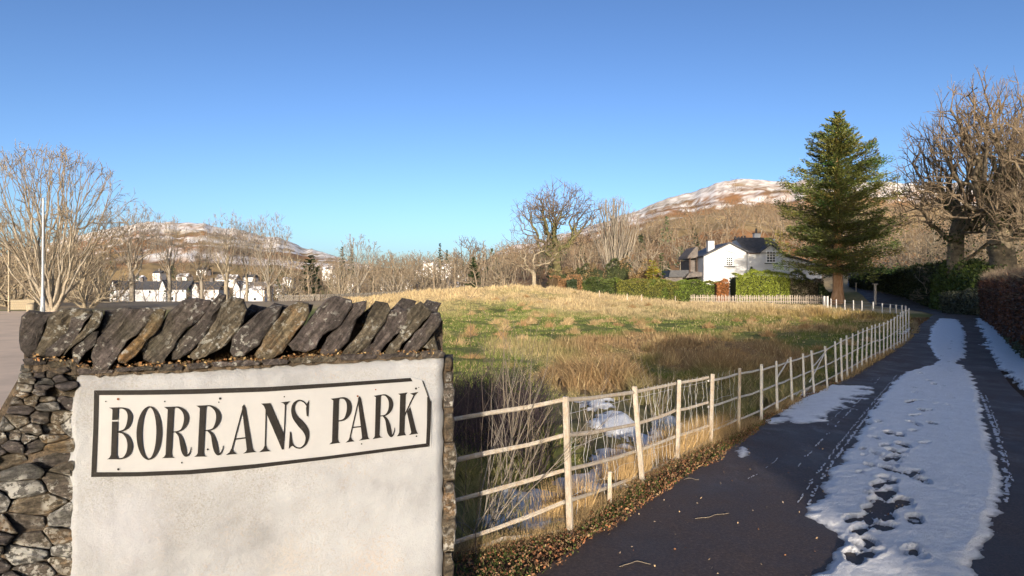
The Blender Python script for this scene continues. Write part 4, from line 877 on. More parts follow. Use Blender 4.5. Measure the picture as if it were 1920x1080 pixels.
cope = [
 (c1([(170, 300), (230, 255), (330, 262), (395, 262), (340, 360), (305, 450), (270, 590), (200, 600), (155, 545), (145, 480)]), 0, -.01),
 (c1([(390, 280), (480, 240), (560, 225), (680, 240), (690, 262), (600, 290), (530, 400), (505, 470), (420, 520), (370, 600), (285, 590), (255, 570), (320, 440)]), 2, .0),
 (c1([(540, 300), (690, 265), (640, 330), (590, 420), (540, 510), (440, 590), (335, 600), (350, 540), (500, 420)]), 0, .015),
 (c1([(720, 240), (775, 245), (770, 290), (735, 370), (650, 440), (560, 510), (470, 595), (530, 500), (620, 400), (680, 320)]), 2, .02),
 (c1([(790, 250), (960, 220), (1010, 240), (900, 300), (830, 380), (770, 430), (735, 470), (745, 380), (785, 320)]), 0, -.02),
 (c1([(550, 500), (700, 400), (740, 400), (720, 500), (640, 560), (580, 650), (545, 630), (535, 540)]), 0, .01),
 (c1([(700, 690), (690, 600), (720, 490), (780, 430), (870, 340), (960, 250), (1100, 220), (1180, 230), (1130, 300), (1060, 400), (950, 480), (880, 600), (800, 690), (740, 695)]), 1, .02),
 (c1([(880, 600), (1000, 480), (1090, 370), (1150, 260), (1200, 225), (1250, 240), (1230, 300), (1190, 390), (1090, 490), (1010, 590), (940, 645), (890, 640)]), 3, .025),
 (c1([(1050, 530), (1190, 410), (1270, 270), (1380, 180), (1480, 155), (1575, 165), (1575, 220), (1480, 320), (1360, 420), (1300, 520), (1210, 640), (1150, 650), (1080, 620)]), 1, .01),
 (c1([(1290, 560), (1330, 480), (1450, 350), (1560, 240), (1650, 120), (1700, 130), (1680, 220), (1600, 340), (1520, 460), (1420, 560), (1340, 620), (1290, 620)]), 0, .0),
 (c1([(1420, 600), (1530, 460), (1620, 330), (1680, 200), (1740, 150), (1830, 160), (1850, 240), (1820, 330), (1740, 430), (1650, 530), (1530, 600), (1460, 620)]), 2, .01),
 (c2([(-10, 460), (80, 360), (180, 270), (260, 220), (360, 205), (330, 290), (250, 400), (180, 500), (60, 590), (-10, 600), (-30, 560)]), 0, .015),
 (c2([(85, 230), (160, 250), (90, 330), (0, 350), (10, 290)]), 0, -.08),
 (c2([(150, 590), (220, 470), (300, 350), (380, 250), (480, 180), (555, 190), (560, 260), (500, 350), (420, 450), (350, 560), (240, 620), (170, 610)]), 3, .015),
 (c2([(410, 510), (480, 430), (590, 300), (690, 170), (760, 145), (870, 165), (880, 210), (780, 360), (660, 430), (600, 530), (530, 560), (440, 555)]), 1, .025),
 (c2([(640, 570), (700, 450), (810, 340), (890, 200), (990, 170), (985, 230), (900, 350), (850, 470), (770, 560), (690, 590)]), 1, .01),
 (c2([(800, 580), (860, 510), (960, 390), (1010, 280), (1060, 180), (1150, 190), (1170, 240), (1120, 340), (1050, 430), (1000, 510), (900, 580), (840, 590)]), 2, .01),
 (c2([(950, 570), (1040, 500), (1080, 400), (1160, 260), (1240, 230), (1320, 260), (1310, 310), (1230, 410), (1130, 500), (1080, 580), (1000, 595)]), 1, .0),
 (c2([(1130, 560), (1170, 500), (1260, 380), (1330, 280), (1300, 240), (1400, 180), (1480, 250), (1440, 300), (1340, 410), (1250, 500), (1210, 585), (1140, 585)]), 2, .0),
 (c2([(1250, 580), (1290, 500), (1400, 380), (1480, 270), (1540, 260), (1550, 320), (1500, 400), (1440, 480), (1380, 540), (1290, 590)]), 1, .0),
 (c2([(1420, 530), (1500, 440), (1520, 550), (1470, 545)]), 2, -.02)]
for i, (poly, mi, o_) in enumerate(cope):
    o = slab(poly, o_ + .01, .30, SM[mi], 'cope_stone', dome=.010, jit=.009, lean=(.62, -.78))
    if mi == 3: o['label'] = 'ochre lichened cope stone'
# shadowed second row seen between the cope stones
for i in range(16):
    u = 60 + i * 46 + random.uniform(-8, 8); v = 600 - i * 1.2 + random.uniform(-6, 8)
    v -= 4; slab([(u, v + 55), (u + 22, v + 10), (u + 45, v - 14), (u + 70, v - 10), (u + 56, v + 22), (u + 34, v + 60)], -.18, .14, SM[0], 'cope_stone', dome=.01)
# mortar bed and crumbs under the cope
def strip(top, bot, off, depth, mat, name, n=60, j=1.5):
    bm = bmesh.new(); fr = []
    us = np.linspace(top[0][0], top[-1][0], n)
    rows = [[], [], [], []]
    for u in us:
        vt = np.interp(u, [p[0] for p in top], [p[1] for p in top]) + random.uniform(-j, j); vb = np.interp(u, [p[0] for p in bot], [p[1] for p in bot]) + random.uniform(-j, j)
        jj = random.uniform(0, .012)
        rows[0].append(bm.verts.new(wallpt(u, vt, off - depth))); rows[1].append(bm.verts.new(wallpt(u, vt, off + jj))); rows[2].append(bm.verts.new(wallpt(u, vb, off + jj))); rows[3].append(bm.verts.new(wallpt(u, vb, off - depth)))
    for i in range(n - 1):
        for k in range(3): bm.faces.new((rows[k][i], rows[k][i + 1], rows[k + 1][i + 1], rows[k + 1][i]))
    return bmobj(name, bm, mat, wall)
u = 42.0
while u < 830:
    L_ = random.uniform(38, 95); v0 = np.interp(u + L_ / 2, [45, 140, 180, 350, 500, 640, 760, 830], [676, 686, 697, 688, 680, 671, 667, 665]); hh_ = random.uniform(4, 7.5); u1 = min(u + L_, 836)
    tl = -(u1 - u) * .018
    slab([(u, v0 - hh_ * .6), (u + 8, v0 - hh_), (u1 - 9, v0 - hh_ + tl), (u1, v0 - hh_ * .3 + tl), (u1 - 4, v0 + hh_ * .8 + tl), (u + 5, v0 + hh_)], random.uniform(.012, .035), .3, SM[random.choice((0, 1, 2))], 'bed_slate', dome=.006, jit=.004)
    u = u1 + random.uniform(-2, 3)
strip([(45, 668), (140, 676), (180, 692), (350, 682), (500, 674), (640, 665), (760, 663), (830, 661)], [(45, 692), (140, 702), (180, 706), (350, 697), (500, 688), (640, 680), (760, 674), (832, 671)], .006, .30, M['mortar'], 'mortar_bed', 90, 2.6)
strip([(45, 620), (200, 625), (830, 600)], [(45, 675), (200, 690), (830, 662)], -.14, .18, M['mortar'], 'mortar_core', 20, 1)
n = 1000; cr = []; uu = rs.rand(n); 
for k in range(n):
    u = 60 + 770 * uu[k]; v = np.interp(u, [60, 180, 350, 500, 640, 830], [672, 690, 684, 675, 664, 661]) - abs(random.gauss(0, 6)) - 1; cr.append(wallpt(u, v + 3, random.uniform(-.04, .04)))
cc = np.array([[.22, .11, .05], [.30, .19, .09], [.10, .06, .035], [.16, .10, .05], [.35, .26, .13]])[rs.randint(0, 5, n)]
stuff(quads('leaf_crumbs', np.array([list(p) for p in cr]), .005 + .008 * rs.rand(n), M['litter'], wall, cc, .7))
# rubble face left of the render
def voronoi_stones(region, seeds, metric, off, depth, mats, name, parent=wall, dome=.03):
    sx, sy = metric
    for i, s in enumerate(seeds):
        poly = [Vector(p) for p in region]
        for j, q in enumerate(seeds):
            if i == j: continue
            a = Vector((s[0] / sx, s[1] / sy)); b_ = Vector((q[0] / sx, q[1] / sy))
            if (a - b_).length > 130: continue
            mid = (a + b_) / 2; nn = b_ - a; out = []
            for k in range(len(poly)):
                p0, p1 = poly[k], poly[(k + 1) % len(poly)]
                f0 = (Vector((p0.x / sx, p0.y / sy)) - mid).dot(nn); f1 = (Vector((p1.x / sx, p1.y / sy)) - mid).dot(nn)
                if f0 <= 0: out.append(p0)
                if (f0 < 0) != (f1 < 0) and abs(f0 - f1) > 1e-9: out.append(p0.lerp(p1, f0 / (f0 - f1)))
            poly = out
            if len(poly) < 3: break
        if len(poly) < 3: continue
        c = sum(poly, Vector((0, 0))) / len(poly); pts = []
        # rounded corners by one corner-cutting pass
        for k in range(len(poly)):
            p0, p1 = poly[k], poly[(k + 1) % len(poly)]
            if (p1 - p0).length < 2: continue
            pts += [p0.lerp(p1, random.uniform(.06, .2)), p0.lerp(p1, .5) + Vector((random.uniform(-1.6, 1.6), random.uniform(-1.6, 1.6))), p0.lerp(p1, random.uniform(.8, .94))]
        if len(pts) < 3: continue
        pts = [c + (p - c) * .985 for p in pts]
        slab([tuple(p) for p in pts], off + random.uniform(-.018, .03), depth, random.choice(mats), name, parent, dome=dome * random.uniform(.5, 1.6), jit=.009, lean=(random.uniform(.8, 1), random.uniform(-.5, .3)))
reg = [(40, 682), (150, 686), (146, 760), (140, 900), (140, 1200), (-260, 1200), (-160, 1010), (-60, 880), (2, 790), (28, 735)]
rg = random.Random(3); seeds = []
v = 690
while v < 1200:
    hgt = 12 if v < 760 else (19 if v < 850 else rg.uniform(24, 38)); lo = np.interp(v, [682, 735, 790, 880, 1010, 1200], [40, 28, 2, -60, -160, -260])
    u = lo + rg.uniform(4, 26)
    while u < 142: seeds.append((u, v + rg.uniform(-.38, .38) * hgt)); u += rg.uniform(.9, 2.6) * hgt * 1.35
    v += hgt
voronoi_stones(reg, seeds, (1.9, 1.0), -.012, .22, RM, 'stone', dome=.012)
# slender edge stones right of the render
regr = [(833, 668), (848, 672), (852, 700), (856, 730), (852, 760), (856, 800), (858, 860), (854, 900), (858, 960), (854, 1010), (852, 1100), (838, 1200), (828, 1200), (830, 1000), (834, 800)]
for (va, vb, ua, ub) in [(668, 696, 833, 849), (697, 716, 834, 850), (718, 765, 831, 853), (775, 828, 832, 853), (829, 900, 830, 857), (903, 925, 834, 853), (912, 1034, 829, 856), (1036, 1110, 832, 852)]:
    m_ = (va + vb) / 2; h_ = (vb - va)
    slab([(ua + 3, va + 1), (ub - 5, va), (ub, va + h_ * .3), (ub - 2, va + h_ * .7), (ub - 4, vb - 1), (ua + 2, vb), (ua, m_)], -.005, .26, RM[1 if (va // 7) % 3 else 0], 'edge_stone', dome=.015)
bmc = bmesh.new()     # dark hearting behind the faces
for (ua, ub, top, o0, dd) in ((46, 850, 664, -.05, .28),):
    a = [wallpt(ua, top, o0), wallpt(ub, top, o0), wallpt(ub, top, o0 - dd), wallpt(ua, top, o0 - dd)]
    vs = [bmc.verts.new((p.x, p.y, z)) for z in (0.0, min(p.z for p in a)) for p in a]
    for f in ((0, 3, 2, 1), (4, 5, 6, 7), (0, 1, 5, 4), (1, 2, 6, 5), (2, 3, 7, 6), (3, 0, 4, 7)): bmc.faces.new([vs[i] for i in f])
bmobj('hearting', bmc, M['mortar'], wall)
bmc = bmesh.new(); a = [wallpt(46, 690, -.02), wallpt(200, 690, -.02)]; q = [wallpt(-245, 1185, -.02), wallpt(200, 1185, -.02)]
vs = [bmc.verts.new(p) for p in (a[0], a[1], q[1], q[0])] + [bmc.verts.new(back(p, .2)) for p in (a[0], a[1], q[1], q[0])]
for f in ((0, 1, 2, 3), (7, 6, 5, 4), (0, 4, 5, 1), (1, 5, 6, 2), (2, 6, 7, 3), (3, 7, 4, 0)): bmc.faces.new([vs[i] for i in f])
bmobj('hearting', bmc, M['mortar'], wall)
# limewashed render panel
m, t, b = nodemat('render'); co = objco(t); n = noise(t, co, 3.5, 7, .65); n3 = noise(t, co, 90, 5, .8); n4 = noise(t, co, 6, 4, .6)
c = ramp(t, n, [(.28, (.195, .20, .21)), (.45, (.275, .285, .298)), (.66, (.325, .338, .352))])
mm = t.nodes.new('ShaderNodeMath'); mm.operation = 'MULTIPLY'; t.links.new(ramp(t, n3, [(.54, 0.0), (.66, .8)]), mm.inputs[0]); t.links.new(ramp(t, n4, [(.46, 0.0), (.62, 1.0)]), mm.inputs[1])
c = mix(t, mm.outputs[0], c, (.30, .25, .21))
n5 = noise(t, co, 2.1, 6, .7); n6 = noise(t, co, 160, 4, .8)
mb = t.nodes.new('ShaderNodeMath'); mb.operation = 'MULTIPLY'; t.links.new(ramp(t, n5, [(.50, 0.0), (.62, .75)]), mb.inputs[0]); t.links.new(ramp(t, n6, [(.46, 0.0), (.62, 1.0)]), mb.inputs[1])
c = mix(t, mb.outputs[0], c, (.20, .19, .175))
for (su, sv, r0_, r1_, cl) in ((640, 905, .0, .035, (.22, .16, .11)), (770, 885, .0, .012, (.16, .12, .09)), (820, 878, .0, .02, (.20, .15, .11)), (655, 995, .0, .03, (.17, .12, .09)), (545, 1050, .02, .12, (.32, .30, .28)), (690, 1060, .02, .14, (.34, .30, .27)), (250, 1050, .0, .05, (.26, .24, .24))):
    q_ = wallpt(su, sv); dd_ = t.nodes.new('ShaderNodeVectorMath'); dd_.operation = 'DISTANCE'; t.links.new(co, dd_.inputs[0]); dd_.inputs[1].default_value = tuple(q_)
    mk = t.nodes.new('ShaderNodeMath'); mk.operation = 'MULTIPLY'; t.links.new(ramp(t, dd_.outputs['Value'], [(r0_, .9), (r1_, 0.0)]), mk.inputs[0]); t.links.new(ramp(t, n3, [(.44, 0.0), (.56, 1.0)]), mk.inputs[1]); c = mix(t, mk.outputs[0], c, cl)
# soft blue-grey spot low on the left, fading outwards
sp = wallpt(238, 985); d1 = t.nodes.new('ShaderNodeVectorMath'); d1.operation = 'DISTANCE'; t.links.new(co, d1.inputs[0]); d1.inputs[1].default_value = tuple(sp)
c = mix(t, ramp(t, d1.outputs['Value'], [(.02, .42), (.16, 0.0)], 'EASE'), c, (.36, .37, .41))
t.links.new(c, b.inputs['Base Color']); b.inputs['Roughness'].default_value = .85
hb = mix(t, .35, noise(t, co, 9, 5, .6), n3); bump(t, b, hb, .9, .012); M['render'] = m
bm = bmesh.new(); NU, NV = 90, 70; g = []
for j in range(NV + 1):
    row = []
    for i in range(NU + 1):
        fu = i / NU; fv = j / NV
        uL = 131 + 3 * math.sin(j * .9) + random.uniform(-1.5, 1.5) - fv * 4 + (12 * max(0, 1 - fv * 18)) ; uR = 831 + 1.2 * math.sin(j * 1.3) + random.uniform(-.6, .6) - fv * 3
        if i == 0: jL, jR = uL, uR; rowL, rowR = uL, uR
        u = rowL + (rowR - rowL) * fu
        vt = np.interp(u, [130, 150, 300, 500, 640, 760, 831], [712, 702, 695, 686, 677, 671, 667]) + (1.2 * math.sin(i * 1.7) + .8 * math.sin(i * .6)) 
        p0 = wallpt(u, vt, .022); z = p0.z * (1 - fv) + 0.0 * fv
        o_ = .022 + .010 * (float(fbm(u / 90., fv * 9, 3)) - .5) + .006 * (float(fbm(u / 22., fv * 35, 2)) - .5)
        q = wallpt(u, vt, o_); edge = min(i, NU - i, j)
        if edge == 0: q = wallpt(u, vt, -.02)
        row.append(bm.verts.new((q.x, q.y, z)))
    g.append(row)
for j in range(NV):
    for i in range(NU): bm.faces.new((g[j][i], g[j + 1][i], g[j + 1][i + 1], g[j][i + 1]))
bmobj('render_panel', bm, M['render'], wall, smooth=True)
# ------------------------------------------------------------------ name sign on the render
A = lambda p: (160 + p[0] / 5.144, 690 + p[1] / 5.143)
B = lambda p: (480 + p[0] / 5.143, 690 + p[1] / 5.143)
sign = thing('street_sign', 'white enamel name plate lettered BORRANS PARK with black border on the render', 'sign', (0, 0, 0))
M['plate'] = simple('plate', (.30, .305, .31), (.34, .345, .35), 5, .4, .15, .002, spec=.5)
m, t, b = nodemat('sign_black'); co = objco(t); n = noise(t, co, 70, 6, .75)
t.links.new(ramp(t, n, [(.35, (.008, .007, .006)), (.62, (.016, .014, .013)), (.76, (.06, .055, .05))]), b.inputs['Base Color']); b.inputs['Roughness'].default_value = .6; b.inputs['Specular IOR Level'].default_value = .2; M['black'] = m
def flat(name, polys, off, mat, parent, th=.0012):
    bm = bmesh.new()
    for k, poly in enumerate(polys):
        o_ = off + k * .00012
        a = [bm.verts.new(wallpt(u, v, o_ + th)) for u, v in poly]; b_ = [bm.verts.new(wallpt(u, v, o_ - .0005)) for u, v in poly]; n = len(a)
        try: bm.faces.new(a)
        except Exception: continue
        for i in range(n): bm.faces.new((a[i], b_[i], b_[(i + 1) % n], a[(i + 1) % n]))
    bmesh.ops.triangulate(bm, faces=[f for f in bm.faces if len(f.verts) > 4])
    return bmobj(name, bm, mat, parent)
def smooth_line(pts, n=8):
    pts = [tuple(map(float, p)) for p in pts]; out = []
    for i in range(len(pts) - 1):
        p0 = pts[max(i - 1, 0)]; p1 = pts[i]; p2 = pts[i + 1]; p3 = pts[min(i + 2, len(pts) - 1)]
        for k in range(n):
            t_ = k / n; out.append(tuple(.5 * (2 * b_ + (c_ - a_) * t_ + (2 * a_ - 5 * b_ + 4 * c_ - d_) * t_ * t_ + (-a_ + 3 * b_ - 3 * c_ + d_) * t_ ** 3) for a_, b_, c_, d_ in zip(p0, p1, p2, p3)))
    out.append(pts[-1]); return out
def stroke(pts, T):
    q = smooth_line(pts); L = []; Rr = []
    for i, (x, y, w_) in enumerate(q):
        a = q[max(i - 1, 0)]; b_ = q[min(i + 1, len(q) - 1)]; dx, dy = b_[0] - a[0], b_[1] - a[1]; l = math.hypot(dx, dy) or 1
        L.append(T((x - dy / l * w_ / 2, y + dx / l * w_ / 2))); Rr.append(T((x + dy / l * w_ / 2, y - dx / l * w_ / 2)))
    return [[L[i], L[i + 1], Rr[i + 1], Rr[i]] for i in range(len(L) - 1)]
def pg(pts, T): return [[T(p) for p in pts]]
def sh(pts, dx, dy): return [(p[0] + dx, p[1] + dy, *p[2:]) for p in pts]
def off_strokes(name, groups, off=.0125):
    """every stroke gets its own tiny step so that no faces share a plane"""
    bm = bmesh.new()
    for k, polys in enumerate(groups):
        o_ = off + .0004 + k * .00015
        for poly in polys:
            a = [bm.verts.new(wallpt(u, v, .026 + o_)) for u, v in poly]; bm.faces.new(a)
        # side skirt
    bmesh.ops.remove_doubles(bm, verts=bm.verts, dist=1e-6)
    r = bmesh.ops.extrude_face_region(bm, geom=list(bm.faces)); vs = [g_ for g_ in r['geom'] if isinstance(g_, bmesh.types.BMVert)]
    bmesh.ops.translate(bm, verts=vs, vec=Vector((-WN[0], -WN[1], 0)) * -.0008)
    bmesh.ops.triangulate(bm, faces=[f for f in bm.faces if len(f.verts) > 4])
    return bmobj(name, bm, M['black'], sign)
letters = {
 'B': [pg([(262, 388), (318, 385), (314, 500), (258, 502)], A), pg([(257, 516), (313, 516), (302, 868), (246, 868)], A), pg([(228, 382), (330, 378), (318, 398), (262, 402), (252, 392)], A), pg([(210, 880), (232, 866), (248, 835), (302, 835), (318, 880)], A),
       stroke([(312, 386, 10), (365, 388, 14), (408, 412, 30), (430, 470, 46), (412, 550, 36), (372, 598, 16), (305, 615, 10)], A), stroke([(305, 618, 10), (362, 628, 16), (410, 675, 36), (430, 750, 50), (414, 820, 42), (365, 868, 16), (300, 876, 10)], A)],
 'N1': [stroke([(97, 400, 12), (93, 600, 12), (88, 780, 12)], B), pg([(30, 812), (68, 780), (82, 750), (98, 750), (108, 780), (138, 802)], B), pg([(50, 343), (138, 338), (270, 640), (268, 785), (250, 787), (95, 425), (90, 400), (75, 365)], B), stroke([(284, 340, 12), (278, 500, 11), (268, 700, 10)], B), pg([(237, 332), (328, 320), (312, 335), (293, 355), (276, 355), (262, 340)], B)],
 'S': [pg([(512, 308), (504, 468), (488, 462), (482, 390), (490, 345)], B), stroke([(492, 365, 12), (462, 328, 13), (415, 312, 14), (370, 345, 26), (356, 405, 36), (378, 475, 52), (432, 540, 66), (478, 600, 58), (494, 665, 36), (478, 728, 22), (442, 765, 14), (408, 772, 12), (368, 755, 12), (340, 712, 12)], B), pg([(316, 780), (326, 612), (340, 622), (346, 690), (362, 748), (338, 755)], B)],
 'P': [pg([(745, 300), (800, 295), (788, 715), (732, 720)], B), pg([(720, 296), (815, 285), (800, 308), (745, 314)], B), pg([(706, 736), (730, 715), (742, 690), (790, 690), (800, 712), (815, 720)], B), stroke([(798, 291, 9), (850, 291, 20), (888, 325, 40), (900, 385, 48), (886, 445, 40), (850, 495, 18), (785, 513, 10)], B)],
 'K': [pg([(1390, 245), (1445, 240), (1430, 640), (1380, 645)], B), pg([(1370, 248), (1462, 235), (1445, 257), (1390, 262)], B), pg([(1357, 659), (1372, 640), (1382, 615), (1430, 612), (1438, 635), (1448, 647)], B), stroke([(1535, 245, 12), (1480, 355, 12), (1432, 460, 12)], B), pg([(1485, 246), (1565, 230), (1548, 248), (1532, 262), (1515, 262)], B), pg([(1455, 425), (1487, 375), (1550, 628), (1500, 635)], B), pg([(1473, 646), (1492, 630), (1502, 605), (1545, 600), (1552, 620), (1564, 632)], B)]}
R_parts = dict(stem=[(795, 385), (855, 383), (830, 862), (772, 862)], st=[(760, 376), (870, 371), (855, 395), (795, 400)], sb=[(740, 869), (760, 855), (774, 832), (830, 832), (840, 855), (863, 866)], bowl=[(850, 377, 8), (900, 380, 16), (952, 418, 34), (975, 480, 48), (958, 550, 36), (915, 603, 14), (838, 618, 10)], leg=[(872, 617, 14), (912, 655, 30), (935, 730, 48), (950, 800, 48), (968, 842, 28), (997, 832, 14), (1014, 795, 9), (1020, 762, 5)])
for k, (dx, dy) in enumerate(((0, 0), (310, -13))):
    letters['R%d' % k] = [pg(sh(R_parts[q], dx, dy), A) for q in ('stem', 'st', 'sb')] + [stroke(sh(R_parts[q], dx, dy), A) for q in ('bowl', 'leg')]
letters['R2'] = [pg([(1155, 265), (1205, 262), (1190, 668), (1145, 670)], B), pg([(1135, 268), (1217, 255), (1205, 277), (1155, 282)], B), pg([(1123, 686), (1140, 668), (1148, 645), (1190, 643), (1200, 662), (1223, 668)], B),
    stroke([(1202, 261, 8), (1248, 262, 16), (1288, 298, 34), (1302, 350, 42), (1288, 410, 32), (1250, 453, 14), (1196, 463, 10)], B), stroke([(1225, 459, 12), (1258, 498, 28), (1276, 560, 42), (1287, 618, 42), (1302, 655, 24), (1322, 642, 12), (1334, 605, 8), (1337, 575, 5)], B)]
letters['A0'] = [stroke([(1524, 372, 10), (1470, 575, 12), (1410, 800, 14)], A), pg([(1512, 372), (1530, 350), (1546, 385), (1618, 805), (1560, 812), (1515, 430)], A), stroke([(1440, 686, 14), (1548, 673, 14)], A), pg([(1355, 838), (1390, 812), (1405, 780), (1420, 780), (1430, 805), (1462, 828)], A), pg([(1522, 825), (1550, 805), (1560, 778), (1612, 775), (1625, 798), (1646, 809)], A)]
letters['A1'] = [stroke([(994, 290, 10), (950, 480, 11), (902, 690, 12)], B), pg([(983, 292), (1000, 270), (1014, 300), (1080, 680), (1025, 690), (985, 345)], B), stroke([(930, 573, 12), (1034, 563, 12)], B), pg([(863, 719), (892, 695), (902, 668), (916, 668), (925, 690), (950, 706)], B), pg([(993, 699), (1018, 682), (1028, 660), (1074, 655), (1084, 676), (1098, 684)], B)]
O_ = []
for k in range(48):
    a0, a1 = 2 * math.pi * k / 48, 2 * math.pi * (k + 1) / 48
    f_ = lambda a_, rx, ry: A((616 + rx * math.cos(a_) - .02 * ry * math.sin(a_), 627 + ry * math.sin(a_)))
    O_.append([f_(a0, 123, 259), f_(a1, 123, 259), f_(a1, 68, 246), f_(a0, 68, 246)])
letters['O'] = [O_]
for k in ('B', 'O', 'R0', 'R1', 'A0', 'N1', 'S', 'P', 'A1', 'R2', 'K'): off_strokes('letter', letters[k])
plate_top = [A((83, 213)), A((700, 208)), A((1749, 181)), B((800, 140)), B((1500, 93)), B((1600, 120)), B((1648, 255)), B((1690, 325))]
plate_bot = [B((1690, 755)), B((1672, 760)), B((1480, 785)), B((700, 882)), A((1749, 962)), A((1000, 1028)), A((500, 1048)), A((53, 1054))]
flat('plate', [plate_top + plate_bot], .032, M['plate'], sign, .003)
def band(o1, o2, name='border'):
    n = len(o1); flat(name, [[o1[i], o1[i + 1], o2[i + 1], o2[i]] for i in range(n - 1)], .036, M['black'], sign, .0008)
band([A((84, 215)), A((500, 213)), A((700, 210)), A((1100, 202)), A((1749, 183)), B((800, 142)), B((1490, 95))], [A((131, 262)), A((500, 260)), A((700, 258)), A((1100, 250)), A((1749, 228)), B((800, 180)), B((1510, 128))])
band([A((84, 216)), A((75, 600)), A((55, 1052))], [A((131, 262)), A((122, 600)), A((106, 1005))])
band([A((55, 1052)), A((500, 1046)), A((1000, 1026)), A((1400, 993)), B((0, 966)), B((700, 880)), B((1250, 808)), B((1672, 758))], [A((106, 1005)), A((500, 1004)), A((1000, 984)), A((1400, 948)), B((0, 926)), B((700, 848)), B((1250, 776)), B((1640, 727))])
band([B((1690, 325)), B((1686, 540)), B((1674, 757))], [B((1650, 275)), B((1648, 540)), B((1640, 727))])
# mortar lip that overlaps the broken corner, and the crack running from it
flat('crack', [[B((1603, 120)), B((1612, 124)), B((1660, 258)), B((1682, 320)), B((1672, 322)), B((1650, 262))]], .0365, M['black'], sign, .0006)
M['rust'] = simple('rust', (.10, .035, .015), (.28, .10, .04), 60, .8, 0)
for (T, x, y, r, mt) in ((A, 315, 300, 12, 'rust'), (A, 195, 323, 6, 'black'), (A, 765, 323, 7, 'black'), (A, 1300, 295, 12, 'black'), (A, 1287, 330, 6, 'black'), (A, 318, 977, 12, 'black'), (A, 930, 913, 8, 'black'), (A, 1180, 785, 10, 'black'), (B, 273, 277, 7, 'black'), (B, 980, 272, 10, 'rust'), (B, 1154, 208, 7, 'rust'), (B, 1543, 198, 11, 'black'), (B, 1570, 187, 5, 'black'), (B, 1018, 732, 7, 'black'), (B, 1547, 658, 8, 'black')):
    flat('nail', [[T((x + r * math.cos(k * math.pi / 4), y + r * math.sin(k * math.pi / 4))) for k in range(8)]], .0365, M[mt], sign, .0016)
# unseen second wall added left of the frame to shade the car park
w2 = thing('shade_wall', 'unseen dry stone wall added left of the frame to shade the car park', 'wall', (0, 0, 0))
for r_ in range(7):
    for k in range(22):
        x = -4.0 - k * .5 - (r_ % 2) * .2; o = boxobj('stone', (x, .9 + random.uniform(-.03, .03), .1 + r_ * .21), (.47, .4, .19), RM[(k + r_) % 4], w2, 0, .03)

# ------------------------------------------------------------------ white cottage
M['wall_white'] = simple('wall_white', (.50, .50, .50), (.62, .62, .62), .8, .9, .3, .02)
M['slate'] = simple('slate', (.035, .037, .042), (.085, .085, .09), 2.5, .6, .5, .03, stretch=(1, 1, 3))
M['slate_brown'] = simple('slate_brown', (.09, .078, .07), (.16, .14, .125), 2.5, .8, .5, .03)
M['glass'] = simple('glass', (.02, .024, .03), (.045, .055, .07), 1, .08, 0, spec=.8)
M['frame_w'] = simple('frame_w', (.74, .74, .73), (.8, .8, .8), 3, .5, 0)
M['dark_wood'] = simple('dark_wood', (.05, .03, .02), (.09, .06, .045), 6, .8, 0)
house = thing('white_cottage', 'white rendered cottage with slate roof, gables and chimneys behind the laurel hedges', 'house', (0, 0, 0))
HY = 80.0
X = lambda u, d=HY: (u - 960) / F * d
Z = lambda v, d=HY: EYE + (540 - v) / F * d
prism('wall', [(X(1319.5), 0), (X(1400), 0), (X(1400), Z(473)), (X(1368), Z(456.5)), (X(1319.5), Z(481))], HY, HY + 9, M['wall_white'], house)
prism('wall', [(X(1401), 0), (X(1541), 0), (X(1541), Z(497)), (X(1474), Z(482)), (X(1466), Z(476)), (X(1445), Z(459)), (X(1424), Z(474)), (X(1401), Z(474))], HY + .05, HY + 7.5, M['wall_white'], house)
def roofslab(p0, p1, y0, y1, th=.16, mat=None, name='roof'):
    (xa, za), (xb, zb) = p0, p1; return prism(name, [(xa, za), (xb, zb), (xb, zb + th), (xa, za + th)], y0, y1, mat or M['slate'], house)
roofslab((X(1317), Z(481.8)), (X(1368), Z(456.3)), HY - .35, HY + 9.2)
roofslab((X(1368.02), Z(456.3)), (X(1402), Z(474)), HY - .35, HY + 9.2)
roofslab((X(1422), Z(475.5)), (X(1445), Z(458.6)), HY - .3, HY + 4)
roofslab((X(1445.02), Z(458.6)), (X(1467), Z(476)), HY - .3, HY + 4)
roofslab((X(1467.1), Z(477)), (X(1545), Z(499)), HY - .3, HY + 6)
# main roof slope with slate courses
ya, yb = HY - .1, HY + 4.2; za, zb = Z(475), Z(446, HY + 4.2)
nc = 14
for k in range(nc):
    f0, f1 = k / nc, (k + 1) / nc; y0 = ya + (yb - ya) * f0; y1 = ya + (yb - ya) * f1 + .05; z0 = za + (zb - za) * f0; z1 = za + (zb - za) * f1
    bm = bmesh.new(); xl0 = X(1399) - (X(1399) - X(1377, HY + 4.2)) * f0; xr = X(1470) - (X(1470) - X(1446, HY + 4.2)) * f0; xl1 = X(1399) - (X(1399) - X(1377, HY + 4.2)) * f1; xr1 = X(1470) - (X(1470) - X(1446, HY + 4.2)) * f1
    vs = [bm.verts.new(p) for p in ((xl0, y0, z0 + .05), (xr, y0, z0 + .05), (xr1, y1, z1 + .02), (xl1, y1, z1 + .02), (xl0, y0, z0), (xr, y0, z0))]
    bm.faces.new(vs[:4]); bm.faces.new((vs[4], vs[5], vs[1], vs[0])); bmobj('slate_course', bm, M['slate'], house, recalc=False)
prism('roof', [(X(1377, 84.3), Z(447, 84.3) - .1), (X(1446, 84.3), Z(447, 84.3) - .1), (X(1446, 84.3), Z(445.6, 84.3)), (X(1377, 84.3), Z(445.6, 84.3))], HY + 4.2, HY + 4.5, M['slate'], house)
